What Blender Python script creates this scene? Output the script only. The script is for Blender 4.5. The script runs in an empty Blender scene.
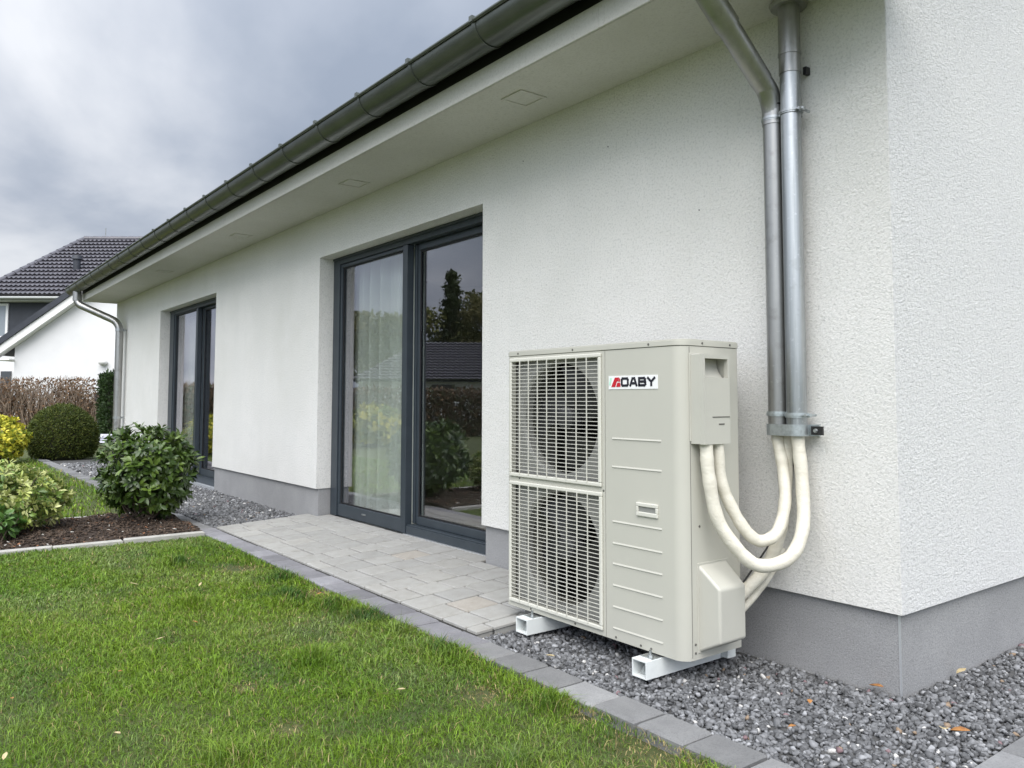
import bpy, bmesh, math, random
import numpy as np
from mathutils import Vector, Matrix

random.seed(7)
rng = np.random.default_rng(11)
scene = bpy.context.scene
COL = scene.collection
PI = math.pi
ORG = {}


# ------------------------------------------------------------------ materials
def mat(name, color=(.5, .5, .5), rough=.6, metal=0.0, spec=.5, noise=None, bump=None, attr=None, transl=0.0, coat=0.0,
        streak=None):
    """Principled material; noise=(scale, colour2, lo, hi), bump=(scale, strength, distance), attr=colour attribute."""
    m = bpy.data.materials.new(name)
    m.use_nodes = True
    nt = m.node_tree
    N, L = nt.nodes, nt.links
    b = N['Principled BSDF']
    b.inputs['Base Color'].default_value = (*color, 1)
    b.inputs['Roughness'].default_value = rough
    b.inputs['Metallic'].default_value = metal
    b.inputs['Specular IOR Level'].default_value = spec
    if coat:
        b.inputs['Coat Weight'].default_value = coat
        b.inputs['Coat Roughness'].default_value = .2
    tc = N.new('ShaderNodeTexCoord')
    csock = None
    if attr:
        a = N.new('ShaderNodeAttribute')
        a.attribute_name = attr
        csock = a.outputs['Color']
    if noise:
        layers = noise if isinstance(noise, list) else [noise]
        for (sc, c2, lo, hi) in layers:
            n = N.new('ShaderNodeTexNoise')
            n.inputs['Detail'].default_value = 6
            n.inputs['Roughness'].default_value = .6
            if isinstance(sc, tuple):
                mp = N.new('ShaderNodeMapping')
                mp.inputs['Scale'].default_value = sc
                L.new(tc.outputs['Object'], mp.inputs['Vector'])
                L.new(mp.outputs['Vector'], n.inputs['Vector'])
                n.inputs['Scale'].default_value = 1
            else:
                L.new(tc.outputs['Object'], n.inputs['Vector'])
                n.inputs['Scale'].default_value = sc
            r = N.new('ShaderNodeMapRange')
            r.inputs['From Min'].default_value = lo
            r.inputs['From Max'].default_value = hi
            L.new(n.outputs['Fac'], r.inputs['Value'])
            mx = N.new('ShaderNodeMix')
            mx.data_type = 'RGBA'
            L.new(r.outputs['Result'], mx.inputs['Factor'])
            if csock:
                L.new(csock, mx.inputs['A'])
            else:
                mx.inputs['A'].default_value = (*color, 1)
            mx.inputs['B'].default_value = (*c2, 1)
            if attr:
                mx.blend_type = 'MULTIPLY'
            csock = mx.outputs['Result']
    if csock:
        L.new(csock, b.inputs['Base Color'])
    if bump:
        prev = None
        for (sc, st, di) in (bump if isinstance(bump, list) else [bump]):
            n = N.new('ShaderNodeTexNoise')
            n.inputs['Detail'].default_value = 5
            n.inputs['Roughness'].default_value = .65
            if isinstance(sc, tuple):
                mp = N.new('ShaderNodeMapping')
                mp.inputs['Scale'].default_value = sc
                L.new(tc.outputs['Object'], mp.inputs['Vector'])
                L.new(mp.outputs['Vector'], n.inputs['Vector'])
                n.inputs['Scale'].default_value = 1
            else:
                n.inputs['Scale'].default_value = sc
                L.new(tc.outputs['Object'], n.inputs['Vector'])
            n.inputs['Distortion'].default_value = .8
            bp = N.new('ShaderNodeBump')
            bp.inputs['Strength'].default_value = st
            bp.inputs['Distance'].default_value = di
            L.new(n.outputs['Fac'], bp.inputs['Height'])
            if prev:
                L.new(prev, bp.inputs['Normal'])
            prev = bp.outputs['Normal']
        L.new(prev, b.inputs['Normal'])
    if transl:
        t = N.new('ShaderNodeBsdfTranslucent')
        ms = N.new('ShaderNodeMixShader')
        ms.inputs['Fac'].default_value = transl
        if csock:
            L.new(csock, t.inputs['Color'])
        else:
            t.inputs['Color'].default_value = (*color, 1)
        L.new(b.outputs['BSDF'], ms.inputs[1])
        L.new(t.outputs['BSDF'], ms.inputs[2])
        L.new(ms.outputs['Shader'], N['Material Output'].inputs['Surface'])
    return m


def glass_mat(name, boost=.78, base=.05, tint=(.93, .96, .94)):
    m = bpy.data.materials.new(name)
    m.use_nodes = True
    nt = m.node_tree
    N, L = nt.nodes, nt.links
    N.remove(N['Principled BSDF'])
    geo = N.new('ShaderNodeNewGeometry')
    dot = N.new('ShaderNodeVectorMath')
    dot.operation = 'DOT_PRODUCT'
    L.new(geo.outputs['Normal'], dot.inputs[0])
    L.new(geo.outputs['Incoming'], dot.inputs[1])
    ab = N.new('ShaderNodeMath')
    ab.operation = 'ABSOLUTE'
    L.new(dot.outputs['Value'], ab.inputs[0])
    om = N.new('ShaderNodeMath')
    om.operation = 'SUBTRACT'
    om.inputs[0].default_value = 1
    L.new(ab.outputs[0], om.inputs[1])
    pw = N.new('ShaderNodeMath')
    pw.operation = 'POWER'
    pw.inputs[1].default_value = 2.2
    L.new(om.outputs[0], pw.inputs[0])
    ma = N.new('ShaderNodeMath')
    ma.operation = 'MULTIPLY_ADD'
    ma.use_clamp = True
    ma.inputs[1].default_value = boost
    ma.inputs[2].default_value = base
    L.new(pw.outputs[0], ma.inputs[0])
    tr = N.new('ShaderNodeBsdfTransparent')
    tr.inputs['Color'].default_value = (*tint, 1)
    gl = N.new('ShaderNodeBsdfGlossy')
    gl.inputs['Color'].default_value = (.95, .93, 1, 1)
    gl.inputs['Roughness'].default_value = .005
    ms = N.new('ShaderNodeMixShader')
    L.new(ma.outputs[0], ms.inputs['Fac'])
    L.new(tr.outputs[0], ms.inputs[1])
    L.new(gl.outputs[0], ms.inputs[2])
    L.new(ms.outputs[0], N['Material Output'].inputs['Surface'])
    return m


M = {}
M['render'] = mat('white_render', (.80, .79, .765), .92, spec=.2,
                  noise=[(.9, (.71, .705, .67), .42, .70), (4.5, (.75, .745, .72), .5, .72), ((3.0, 3.0, .5), (.75, .745, .72), .5, .75), (85, (.56, .56, .54), .50, .72), (200, (.60, .60, .58), .54, .74)],
                  bump=[(85, .75, .010), (260, .5, .004)])
M['render_side'] = mat('white_render_coarse', (.75, .748, .74), .92, spec=.2,
                       noise=[(1.6, (.73, .73, .73), .45, .75), (65, (.55, .55, .555), .50, .72), (170, (.58, .58, .58), .54, .74)],
                       bump=[((60, 60, 85), .85, .013), (230, .5, .004)])
M['plinth'] = mat('grey_plinth_plaster', (.285, .286, .290), .9, spec=.25,
                  noise=[(2.5, (.335, .335, .338), .4, .7), (150, (.20, .20, .205), .50, .70), (230, (.50, .50, .495), .58, .70)],
                  bump=[(120, .7, .005)])
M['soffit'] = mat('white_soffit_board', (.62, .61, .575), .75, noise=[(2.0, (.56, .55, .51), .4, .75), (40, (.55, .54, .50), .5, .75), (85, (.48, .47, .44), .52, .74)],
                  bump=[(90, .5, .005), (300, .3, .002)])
M['gutter'] = mat('patinated_dark_zinc', (.125, .138, .122), .31, metal=.7, noise=[(5, (.16, .172, .155), .4, .75), ((1.5, 14, 14), (.095, .106, .092), .5, .75)],
                  bump=(25, .06, .01))
M['zinc'] = mat('zinc_pipe', (.40, .398, .385), .36, metal=.9, noise=[((16, 16, 1.5), (.28, .28, .275), .42, .75), (60, (.46, .46, .45), .6, .8), (9, (.27, .265, .25), .55, .7)],
                bump=(40, .08, .004))
M['steel'] = mat('bright_galvanised_pipe', (.48, .50, .505), .38, metal=.95, noise=[((30, 30, 1.2), (.27, .285, .29), .42, .70), (70, (.62, .63, .64), .6, .8), (11, (.38, .39, .39), .55, .7)],
                 bump=(40, .06, .004))
M['clamp'] = mat('galvanised_clamp', (.50, .54, .55), .4, metal=.85, noise=(50, (.34, .37, .38), .45, .75))
M['dark_metal'] = mat('dark_bolt', (.03, .03, .03), .5, metal=.5)
M['frame'] = mat('anthracite_frame', (.030, .040, .050), .42, noise=(6, (.038, .049, .060), .4, .7))
M['gasket'] = mat('black_gasket_and_shade', (.012, .012, .014), .6)
M['silver'] = mat('pale_sill_metal', (.62, .64, .66), .35, metal=.6)
M['glass'] = glass_mat('coated_window_glass')
M['slab'] = mat('dark_roof_covering', (.05, .05, .052), .6, noise=(8, (.07, .07, .07), .4, .7))
M['room'] = mat('room_paint', (.42, .41, .38), .9)
M['roomfloor'] = mat('room_floor_tile', (.34, .30, .25), .45, noise=(3, (.27, .24, .2), .4, .7))
M['curtain'] = None
M['beige'] = mat('beige_unit_paint', (.475, .468, .412), .45, noise=[(2.2, (.452, .446, .395), .4, .7)], bump=(500, .03, .0006))
M['beige2'] = mat('beige_plastic_cover', (.47, .463, .41), .5, noise=[(5, (.448, .442, .392), .4, .7)], bump=(600, .04, .0006))
M['grille'] = mat('pale_grille_wire', (.60, .592, .53), .45)
M['shroud'] = mat('grey_shroud', (.24, .24, .225), .6)
M['fan'] = mat('dark_fan_plastic', (.016, .016, .017), .5)
M['hub'] = mat('fan_hub_grey', (.045, .045, .048), .5)
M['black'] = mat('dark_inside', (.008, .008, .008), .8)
M['rail'] = mat('white_painted_steel', (.72, .75, .74), .4, noise=(12, (.62, .65, .645), .5, .75))
M['rubber'] = mat('rubber', (.02, .02, .02), .7)
M['hose'] = mat('cream_hose_wrap', (.67, .64, .55), .6, noise=[((8, 8, 40), (.58, .55, .46), .45, .7), (14, (.60, .565, .47), .5, .75)],
                bump=[(35, .5, .008), (160, .25, .002)])
M['cable'] = mat('black_cable', (.015, .015, .015), .5)
M['sticker'] = mat('white_sticker', (.80, .80, .80), .35)
M['logored'] = mat('logo_red', (.50, .012, .025), .35)
M['logoblack'] = mat('logo_black', (.012, .012, .02), .35)
M['screw'] = mat('screw_steel', (.16, .155, .14), .45, metal=.6)
M['paver'] = mat('light_concrete_paver', (.5, .5, .5), .85, attr='tint', noise=[(14, (.86, .85, .83), .4, .7), (190, (.80, .80, .79), .5, .72)],
                 bump=[(220, .35, .002), (40, .15, .004)])
M['edging'] = mat('grey_concrete_edging', (.3, .3, .32), .88, attr='tint', noise=[(12, (.82, .82, .83), .4, .7), (170, (.72, .72, .73), .5, .72)],
                  bump=[(200, .5, .003), (40, .2, .004)])
M['kerb'] = mat('pale_concrete_kerb', (.44, .43, .40), .9, noise=[(9, (.34, .335, .31), .4, .7), (120, (.36, .355, .33), .5, .7)], bump=(180, .4, .003))
M['joint'] = mat('joint_sand', (.035, .033, .03), .95, noise=(60, (.025, .024, .02), .4, .7))
M['stone'] = mat('basalt_gravel', (.2, .2, .2), .75, attr='tint', noise=(90, (.75, .75, .76), .4, .7), bump=(160, .25, .002))
M['gravelbase'] = mat('gravel_ground', (.06, .06, .06), .95, noise=(40, (.10, .10, .10), .4, .7))
M['soil'] = mat('dark_soil', (.035, .024, .018), .95, noise=(18, (.05, .034, .024), .4, .7), bump=(30, .8, .02))
M['chip'] = mat('bark_chip', (.08, .05, .03), .85, attr='tint')
M['grass'] = mat('grass_blade', (.1, .2, .03), .5, attr='tint', transl=.22, spec=.4)
M['lawn'] = mat('lawn_ground', (.055, .075, .018), .95, noise=[(3, (.075, .09, .022), .4, .7), (30, (.06, .05, .025), .5, .75)], bump=(40, .6, .02))
M['leaf'] = mat('glossy_leaf', (.05, .1, .02), .32, attr='tint', transl=.15, spec=.5)
M['leafmatt'] = mat('matt_leaf', (.05, .1, .02), .6, attr='tint', transl=.22, spec=.3)
M['bark'] = mat('bark', (.10, .075, .055), .9, noise=(20, (.06, .045, .035), .4, .7), bump=(40, .8, .01))
M['twig'] = mat('pale_twig', (.24, .18, .13), .85, noise=(20, (.15, .11, .08), .4, .7))
M['litter'] = mat('dry_leaf', (.42, .20, .06), .7, noise=(60, (.30, .12, .04), .4, .7))
M['litterpale'] = mat('pale_dry_leaf', (.55, .45, .26), .7, noise=(60, (.42, .33, .18), .4, .7))
M['nwall'] = mat('neighbour_white_render', (.72, .72, .725), .9, noise=(1.2, (.67, .67, .675), .4, .7))
M['slate'] = mat('slate_cladding', (.028, .032, .042), .55, noise=(3, (.04, .045, .058), .4, .7))
M['tile'] = mat('dark_roof_tile', (.085, .082, .095), .28, noise=(2.5, (.115, .11, .125), .4, .7))
M['barge'] = mat('white_bargeboard', (.76, .76, .74), .6)
M['ngutter'] = mat('neighbour_gutter', (.30, .31, .30), .4, metal=.6)
M['wframe'] = mat('white_window_frame', (.78, .78, .78), .4)
M['seat'] = mat('pale_seat', (.55, .55, .62), .6)
M['binwall'] = mat('grey_panel', (.30, .31, .33), .7)


def curtain_mat():
    m = bpy.data.materials.new('sheer_curtain')
    m.use_nodes = True
    N, L = m.node_tree.nodes, m.node_tree.links
    N.remove(N['Principled BSDF'])
    d = N.new('ShaderNodeBsdfDiffuse')
    d.inputs['Color'].default_value = (.90, .90, .87, 1)
    t = N.new('ShaderNodeBsdfTranslucent')
    t.inputs['Color'].default_value = (.90, .90, .87, 1)
    a = N.new('ShaderNodeMixShader')
    a.inputs['Fac'].default_value = .3
    tr = N.new('ShaderNodeBsdfTransparent')
    b = N.new('ShaderNodeMixShader')
    b.inputs['Fac'].default_value = .12
    L.new(d.outputs[0], a.inputs[1])
    L.new(t.outputs[0], a.inputs[2])
    L.new(a.outputs[0], b.inputs[1])
    L.new(tr.outputs[0], b.inputs[2])
    L.new(b.outputs[0], N['Material Output'].inputs['Surface'])
    return m


M['curtain'] = curtain_mat()


# ------------------------------------------------------------------ mesh builder
class MB:
    def __init__(s):
        s.v = []
        s.f = []
        s.m = []
        s.t = []          # tint per vertex
        s.cur = 0
        s.tint = (1, 1, 1)

    def add(s, vs, fs):
        o = len(s.v)
        s.v += [tuple(v) for v in vs]
        s.t += [s.tint] * len(vs)
        for f in fs:
            s.f.append(tuple(i + o for i in f))
            s.m.append(s.cur)
        return s

    def box(s, a, b):
        x0, y0, z0 = a
        x1, y1, z1 = b
        x0, x1 = min(x0, x1), max(x0, x1)
        y0, y1 = min(y0, y1), max(y0, y1)
        z0, z1 = min(z0, z1), max(z0, z1)
        return s.add([(x0, y0, z0), (x1, y0, z0), (x1, y1, z0), (x0, y1, z0), (x0, y0, z1), (x1, y0, z1), (x1, y1, z1), (x0, y1, z1)],
                     [(0, 3, 2, 1), (4, 5, 6, 7), (0, 1, 5, 4), (1, 2, 6, 5), (2, 3, 7, 6), (3, 0, 4, 7)])

    def obox(s, c, ax, ay, az):
        """oriented box, half axes ax, ay, az"""
        c, ax, ay, az = map(Vector, (c, ax, ay, az))
        P = [c + i * ax + j * ay + k * az for k in (-1, 1) for (i, j) in ((-1, -1), (1, -1), (1, 1), (-1, 1))]
        return s.add(P, [(0, 3, 2, 1), (4, 5, 6, 7), (0, 1, 5, 4), (1, 2, 6, 5), (2, 3, 7, 6), (3, 0, 4, 7)])

    def prism(s, poly, axis, a, b):
        """poly: 2D points, extruded along axis from a to b"""
        def P(p, t):
            return {'x': (t, p[0], p[1]), 'y': (p[0], t, p[1]), 'z': (p[0], p[1], t)}[axis]
        n = len(poly)
        vs = [P(p, a) for p in poly] + [P(p, b) for p in poly]
        fs = [tuple(range(n))[::-1], tuple(range(n, 2 * n))] + [(i, (i + 1) % n, n + (i + 1) % n, n + i) for i in range(n)]
        return s.add(vs, fs)

    def tube(s, path, r, seg=16, caps=True, hollow=0):
        path = [Vector(p) for p in path]
        n = len(path)
        rs = r if isinstance(r, (list, tuple)) else [r] * n
        up = None
        rings = []
        for i, p in enumerate(path):
            d = (path[min(i + 1, n - 1)] - path[max(i - 1, 0)]).normalized()
            if up is None:
                up = d.orthogonal().normalized()
            else:
                up = (up - up.dot(d) * d).normalized()
            w = d.cross(up)
            rings.append([p + (up * math.cos(2 * PI * k / seg) + w * math.sin(2 * PI * k / seg)) * rs[i] for k in range(seg)])
        vs = [v for rg in rings for v in rg]
        fs = []
        for i in range(n - 1):
            for k in range(seg):
                a = i * seg + k
                b = i * seg + (k + 1) % seg
                fs.append((a, b, b + seg, a + seg))
        if caps:
            fs.append(tuple(range(seg))[::-1])
            fs.append(tuple(range((n - 1) * seg, n * seg)))
        return s.add(vs, fs)

    def cyl(s, p0, p1, r0, r1=None, seg=16):
        return s.tube([p0, p1], [r0, r0 if r1 is None else r1], seg)

    def build(s, name, material, parent=None, smooth=None, bevel=0, bseg=2, loc=None, tint=False):
        me = bpy.data.meshes.new(name)
        org = ORG.get(parent, Vector((0, 0, 0))) if parent is not None else Vector(loc or (0, 0, 0))
        me.from_pydata([Vector(v) - org for v in s.v], [], s.f)
        for mm in (material if isinstance(material, (list, tuple)) else [material]):
            me.materials.append(mm)
        if any(s.m):
            me.polygons.foreach_set('material_index', s.m)
        if tint:
            a = me.attributes.new('tint', 'FLOAT_COLOR', 'POINT')
            a.data.foreach_set('color', np.c_[np.array(s.t), np.ones(len(s.t))].astype(np.float32).ravel())
        me.validate()
        me.update()
        if smooth is not None:
            me.shade_smooth()
            me.set_sharp_from_angle(angle=math.radians(smooth))
        o = bpy.data.objects.new(name, me)
        COL.objects.link(o)
        if parent is not None:
            o.parent = parent
        else:
            o.location = org
        ORG[o] = org
        if bevel:
            bv = o.modifiers.new('bevel', 'BEVEL')
            bv.width = bevel
            bv.segments = bseg
            bv.limit_method = 'ANGLE'
            bv.angle_limit = math.radians(40)
            bv.harden_normals = False
        return o


def np_mesh(name, verts, faces_flat, nper, material, parent=None, tint=None, smooth=False, loc=None):
    """fast mesh from numpy: verts (n,3); faces_flat flat index array, nper vertices per face (int or array)"""
    me = bpy.data.meshes.new(name)
    org = ORG.get(parent, Vector((0, 0, 0))) if parent is not None else Vector(loc or (0, 0, 0))
    verts = np.asarray(verts, np.float32) - np.array(org, np.float32)
    faces_flat = np.asarray(faces_flat, np.int32).ravel()
    if np.isscalar(nper):
        nf = len(faces_flat) // nper
        starts = np.arange(nf, dtype=np.int32) * nper
    else:
        nper = np.asarray(nper, np.int32)
        nf = len(nper)
        starts = np.r_[0, np.cumsum(nper)[:-1]].astype(np.int32)
    me.vertices.add(len(verts))
    me.vertices.foreach_set('co', verts.ravel())
    me.loops.add(len(faces_flat))
    me.loops.foreach_set('vertex_index', faces_flat)
    me.polygons.add(nf)
    me.polygons.foreach_set('loop_start', starts)
    if smooth:
        me.polygons.foreach_set('use_smooth', np.ones(nf, bool))
    me.materials.append(material)
    if tint is not None:
        a = me.attributes.new('tint', 'FLOAT_COLOR', 'POINT')
        a.data.foreach_set('color', np.c_[tint, np.ones(len(tint))].astype(np.float32).ravel())
    me.update(calc_edges=True)
    me.validate()
    o = bpy.data.objects.new(name, me)
    COL.objects.link(o)
    if parent is not None:
        o.parent = parent
    else:
        o.location = org
    ORG[o] = org
    return o


def tag(o, label=None, cat=None, group=None, kind=None):
    if label:
        o['label'] = label
    if cat:
        o['category'] = cat
    if group:
        o['group'] = group
    if kind:
        o['kind'] = kind
    return o


def thing(name, label, cat, loc, group=None):
    o = bpy.data.objects.new(name, None)
    o.empty_display_size = .1
    COL.objects.link(o)
    o.location = loc
    ORG[o] = Vector(loc)
    return tag(o, label, cat, group)


def wall_grid(mb, us, zs, holes, w0, w1, axis='y'):
    """wall slab with rectangular holes; only its outer faces. us, zs sorted cuts; holes set of (i, j) cells."""
    def P(u, z, w):
        return (u, w, z) if axis == 'y' else (w, u, z)
    nu, nz = len(us) - 1, len(zs) - 1
    solid = lambda i, j: 0 <= i < nu and 0 <= j < nz and (i, j) not in holes
    for i in range(nu):
        for j in range(nz):
            if not solid(i, j):
                continue
            a, b, c, d = us[i], us[i + 1], zs[j], zs[j + 1]
            mb.add([P(a, c, w0), P(b, c, w0), P(b, d, w0), P(a, d, w0)], [(0, 1, 2, 3)])
            mb.add([P(a, c, w1), P(b, c, w1), P(b, d, w1), P(a, d, w1)], [(3, 2, 1, 0)])
            if not solid(i - 1, j):
                mb.add([P(a, c, w0), P(a, c, w1), P(a, d, w1), P(a, d, w0)], [(3, 2, 1, 0)])
            if not solid(i + 1, j):
                mb.add([P(b, c, w0), P(b, c, w1), P(b, d, w1), P(b, d, w0)], [(0, 1, 2, 3)])
            if not solid(i, j - 1):
                mb.add([P(a, c, w0), P(b, c, w0), P(b, c, w1), P(a, c, w1)], [(3, 2, 1, 0)])
            if not solid(i, j + 1):
                mb.add([P(a, d, w0), P(b, d, w0), P(b, d, w1), P(a, d, w1)], [(0, 1, 2, 3)])
    return mb


def arc(c, r, a0, a1, n, plane='yz', fixed=0):
    out = []
    for k in range(n + 1):
        t = math.radians(a0 + (a1 - a0) * k / n)
        out.append((c[0] + r * math.cos(t), c[1] + r * math.sin(t)))
    return out


# ------------------------------------------------------------------ camera
CAM = Vector((1.5398, -3.0515, 1.13))
yaw, pitch, roll = .6489, .0626, .0024
F0 = Vector((-math.cos(yaw), math.sin(yaw), 0))
R0 = Vector((math.sin(yaw), math.cos(yaw), 0))
Zv = Vector((0, 0, 1))
FW = F0 * math.cos(pitch) + Zv * math.sin(pitch)
U0 = Zv * math.cos(pitch) - F0 * math.sin(pitch)
RT = R0 * math.cos(roll) + U0 * math.sin(roll)
UP = U0 * math.cos(roll) - R0 * math.sin(roll)
cd = bpy.data.cameras.new('camera')
cam = bpy.data.objects.new('camera', cd)
COL.objects.link(cam)
mw = Matrix.Identity(4)
for i in range(3):
    mw[i][0], mw[i][1], mw[i][2], mw[i][3] = RT[i], UP[i], -FW[i], CAM[i]
cam.matrix_world = mw
cd.sensor_width = 36
cd.lens = 797.7 / 1024 * 36
cd.shift_x = 6.83 / 1024
cd.shift_y = -33.99 / 1024
cd.clip_start = .05
cd.clip_end = 4000
scene.camera = cam

# ------------------------------------------------------------------ light
SUN = Vector((.40, -.42, .82)).normalized()
elev = math.asin(SUN.z)
azim = math.atan2(SUN.x, SUN.y)
ld = bpy.data.lights.new('sun', 'SUN')
ld.energy = 1.5
ld.angle = math.radians(60)
ld.color = (1, .94, .84)
lo = bpy.data.objects.new('sun', ld)
COL.objects.link(lo)
lo.rotation_euler = SUN.to_track_quat('Z', 'Y').to_euler()
lo.location = (5, -8, 12)

world = bpy.data.worlds.new('World')
scene.world = world
world.use_nodes = True
N, L = world.node_tree.nodes, world.node_tree.links
bg = N['Background']
sky = N.new('ShaderNodeTexSky')
sky.sky_type = 'NISHITA'
sky.sun_disc = False
sky.sun_elevation = elev
sky.sun_rotation = azim
sky.dust_density = 2.0
tc = N.new('ShaderNodeTexCoord')
sep = N.new('ShaderNodeSeparateXYZ')
L.new(tc.outputs['Generated'], sep.inputs[0])
zz = N.new('ShaderNodeMath')
zz.operation = 'MAXIMUM'
zz.inputs[1].default_value = 0.0
L.new(sep.outputs['Z'], zz.inputs[0])
za = N.new('ShaderNodeMath')
za.operation = 'ADD'
za.inputs[1].default_value = .22
L.new(zz.outputs[0], za.inputs[0])
dv = []
for ax in ('X', 'Y'):
    d = N.new('ShaderNodeMath')
    d.operation = 'DIVIDE'
    L.new(sep.outputs[ax], d.inputs[0])
    L.new(za.outputs[0], d.inputs[1])
    dv.append(d)
comb = N.new('ShaderNodeCombineXYZ')
L.new(dv[0].outputs[0], comb.inputs[0])
L.new(dv[1].outputs[0], comb.inputs[1])
SKY_OFF = (-6.2105, -7.8027, 2.008)
mp = N.new('ShaderNodeMapping')
mp.inputs['Location'].default_value = SKY_OFF
mp.inputs['Scale'].default_value = (.75, 1.0, 1)
L.new(comb.outputs[0], mp.inputs['Vector'])
n1 = N.new('ShaderNodeTexNoise')
n1.inputs['Scale'].default_value = .95
n1.inputs['Detail'].default_value = 7
n1.inputs['Roughness'].default_value = .5
n1.inputs['Distortion'].default_value = .25
L.new(mp.outputs['Vector'], n1.inputs['Vector'])
cr = N.new('ShaderNodeValToRGB')
e = cr.color_ramp.elements
e[0].position, e[0].color = .41, (2.9, 3.35, 4.15, 1)
e[1].position, e[1].color = .64, (7.2, 7.4, 7.8, 1)
mid = cr.color_ramp.elements.new(.50)
mid.color = (4.2, 4.6, 5.35, 1)
L.new(n1.outputs['Fac'], cr.inputs['Fac'])
mx = N.new('ShaderNodeMix')
mx.data_type = 'RGBA'
mx.inputs['Factor'].default_value = .93
L.new(sky.outputs['Color'], mx.inputs['A'])
L.new(cr.outputs['Color'], mx.inputs['B'])
# an overcast sky is brighter towards the zenith
gz = N.new('ShaderNodeMath')
gz.operation = 'MULTIPLY_ADD'
gz.inputs[1].default_value = .75
gz.inputs[2].default_value = .80
L.new(zz.outputs[0], gz.inputs[0])
gm = N.new('ShaderNodeVectorMath')
gm.operation = 'SCALE'
L.new(mx.outputs['Result'], gm.inputs[0])
# and brighter round the veiled sun
sd = N.new('ShaderNodeVectorMath')
sd.operation = 'DOT_PRODUCT'
sd.inputs[1].default_value = SUN
L.new(tc.outputs['Generated'], sd.inputs[0])
sp = N.new('ShaderNodeMath')
sp.operation = 'MAXIMUM'
sp.inputs[1].default_value = 0
L.new(sd.outputs['Value'], sp.inputs[0])
sq = N.new('ShaderNodeMath')
sq.operation = 'POWER'
sq.inputs[1].default_value = 1.6
L.new(sp.outputs[0], sq.inputs[0])
sg = N.new('ShaderNodeMath')
sg.operation = 'MULTIPLY_ADD'
sg.inputs[1].default_value = 2.6
L.new(sq.outputs[0], sg.inputs[0])
L.new(gz.outputs[0], sg.inputs[2])
L.new(sg.outputs[0], gm.inputs['Scale'])
L.new(gm.outputs['Vector'], bg.inputs['Color'])
bg.inputs['Strength'].default_value = .060

vs = scene.view_settings
vs.view_transform = 'Standard'
vs.look = 'None'
vs.gamma = 1
vs.use_curve_mapping = False
vs.exposure = 1.06
scene.cycles.use_denoising = True
scene.cycles.max_bounces = 8
scene.cycles.transparent_max_bounces = 16

# ------------------------------------------------------------------ ground
EY0, EY1 = -.983, -.828         # edging strip
BEDX0, BEDX1 = -6.86, -5.30     # planting bed


def sheet(name, poly, z, material, n=1):
    mb = MB()
    mb.add([(x, y, z) for x, y in poly], [tuple(range(len(poly)))])
    o = mb.build(name, material)
    tag(o, kind='structure')
    return o


# one big ground sheet, gently uneven near the camera
gx = np.r_[-1500, -400, -120, -60, np.linspace(-30, 3, 90), 10, 60, 400, 1500]
gy = np.r_[-1500, -400, -120, -60, -30, -15, np.linspace(-8, -1.2, 40), -1.0, -.9, 12, 40, 120, 400, 1500]
GX, GY = np.meshgrid(gx, gy, indexing='ij')


def lawn_z(x, y):
    return .004 * np.sin(x * 2.1 + 1.3) * np.cos(y * 2.7) + .004 * np.sin(x * 4.3 + y * 3.1)


near = (GX > -30) & (GX < 3) & (GY > -8) & (GY < -1.05)
GZ = np.where(near, lawn_z(GX, GY), -.03)
nx, ny = GX.shape
idx = np.arange(nx * ny).reshape(nx, ny)
quads = np.stack([idx[:-1, :-1], idx[1:, :-1], idx[1:, 1:], idx[:-1, 1:]], -1).reshape(-1, 4)
o = np_mesh('lawn_ground', np.stack([GX, GY, GZ], -1).reshape(-1, 3), quads, 4, M['lawn'], smooth=True)
tag(o, kind='structure')

sheet('gravel_bed_ground', [(-1.62, EY1), (.40, EY1), (.40, 6), (-.02, 6), (-.02, .05), (-1.62, .05)], -.006, M['gravelbase'])
sheet('gravel_strip_ground', [(-15.2, EY1), (-5.53, EY1), (-5.53, .05), (-15.2, .05)], -.006, M['gravelbase'])
# soil of the planting bed, mounded
sx = np.linspace(BEDX0 + .03, BEDX1 - .05, 14)
sy = np.linspace(-9, EY0 - .005, 70)
SX, SY = np.meshgrid(sx, sy, indexing='ij')


def soil_z(x, y):
    u = (x - BEDX0) / (BEDX1 - BEDX0)
    return .012 + .05 * np.sin(PI * np.clip(u, 0, 1)) ** .8 + .010 * np.sin(x * 9 + y * 5) + .008 * np.sin(y * 13 - x * 4)


idx = np.arange(SX.size).reshape(SX.shape)
quads = np.stack([idx[:-1, :-1], idx[1:, :-1], idx[1:, 1:], idx[:-1, 1:]], -1).reshape(-1, 4)
o = np_mesh('planting_bed_soil', np.stack([SX, SY, soil_z(SX, SY)], -1).reshape(-1, 3), quads, 4, M['soil'], smooth=True)
tag(o, kind='structure')


def jit(c, a, hue=0.0):
    k = 1 + random.uniform(-a, a)
    return tuple(max(0, v * k * (1 + random.uniform(-hue, hue))) for v in c)


def block(mb, x0, x1, y0, y1, zf, h, cham=.004):
    """paver with a chamfered top; zf(x,y) gives the surface height"""
    c = cham
    pts_b = [(x0, y0), (x1, y0), (x1, y1), (x0, y1)]
    pts_t = [(x0 + c, y0 + c), (x1 - c, y0 + c), (x1 - c, y1 - c), (x0 + c, y1 - c)]
    vs = [(x, y, zf(x, y) - h) for x, y in pts_b] + [(x, y, zf(x, y) - c) for x, y in pts_b] + [(x, y, zf(x, y)) for x, y in pts_t]
    fs = [(8, 9, 10, 11)]
    for i in range(4):
        j = (i + 1) % 4
        fs += [(i, j, 4 + j, 4 + i), (4 + i, 4 + j, 8 + j, 8 + i)]
    mb.add(vs, fs)


def patio_z(x, y):
    return .020 + (y - EY0) * .056


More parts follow.
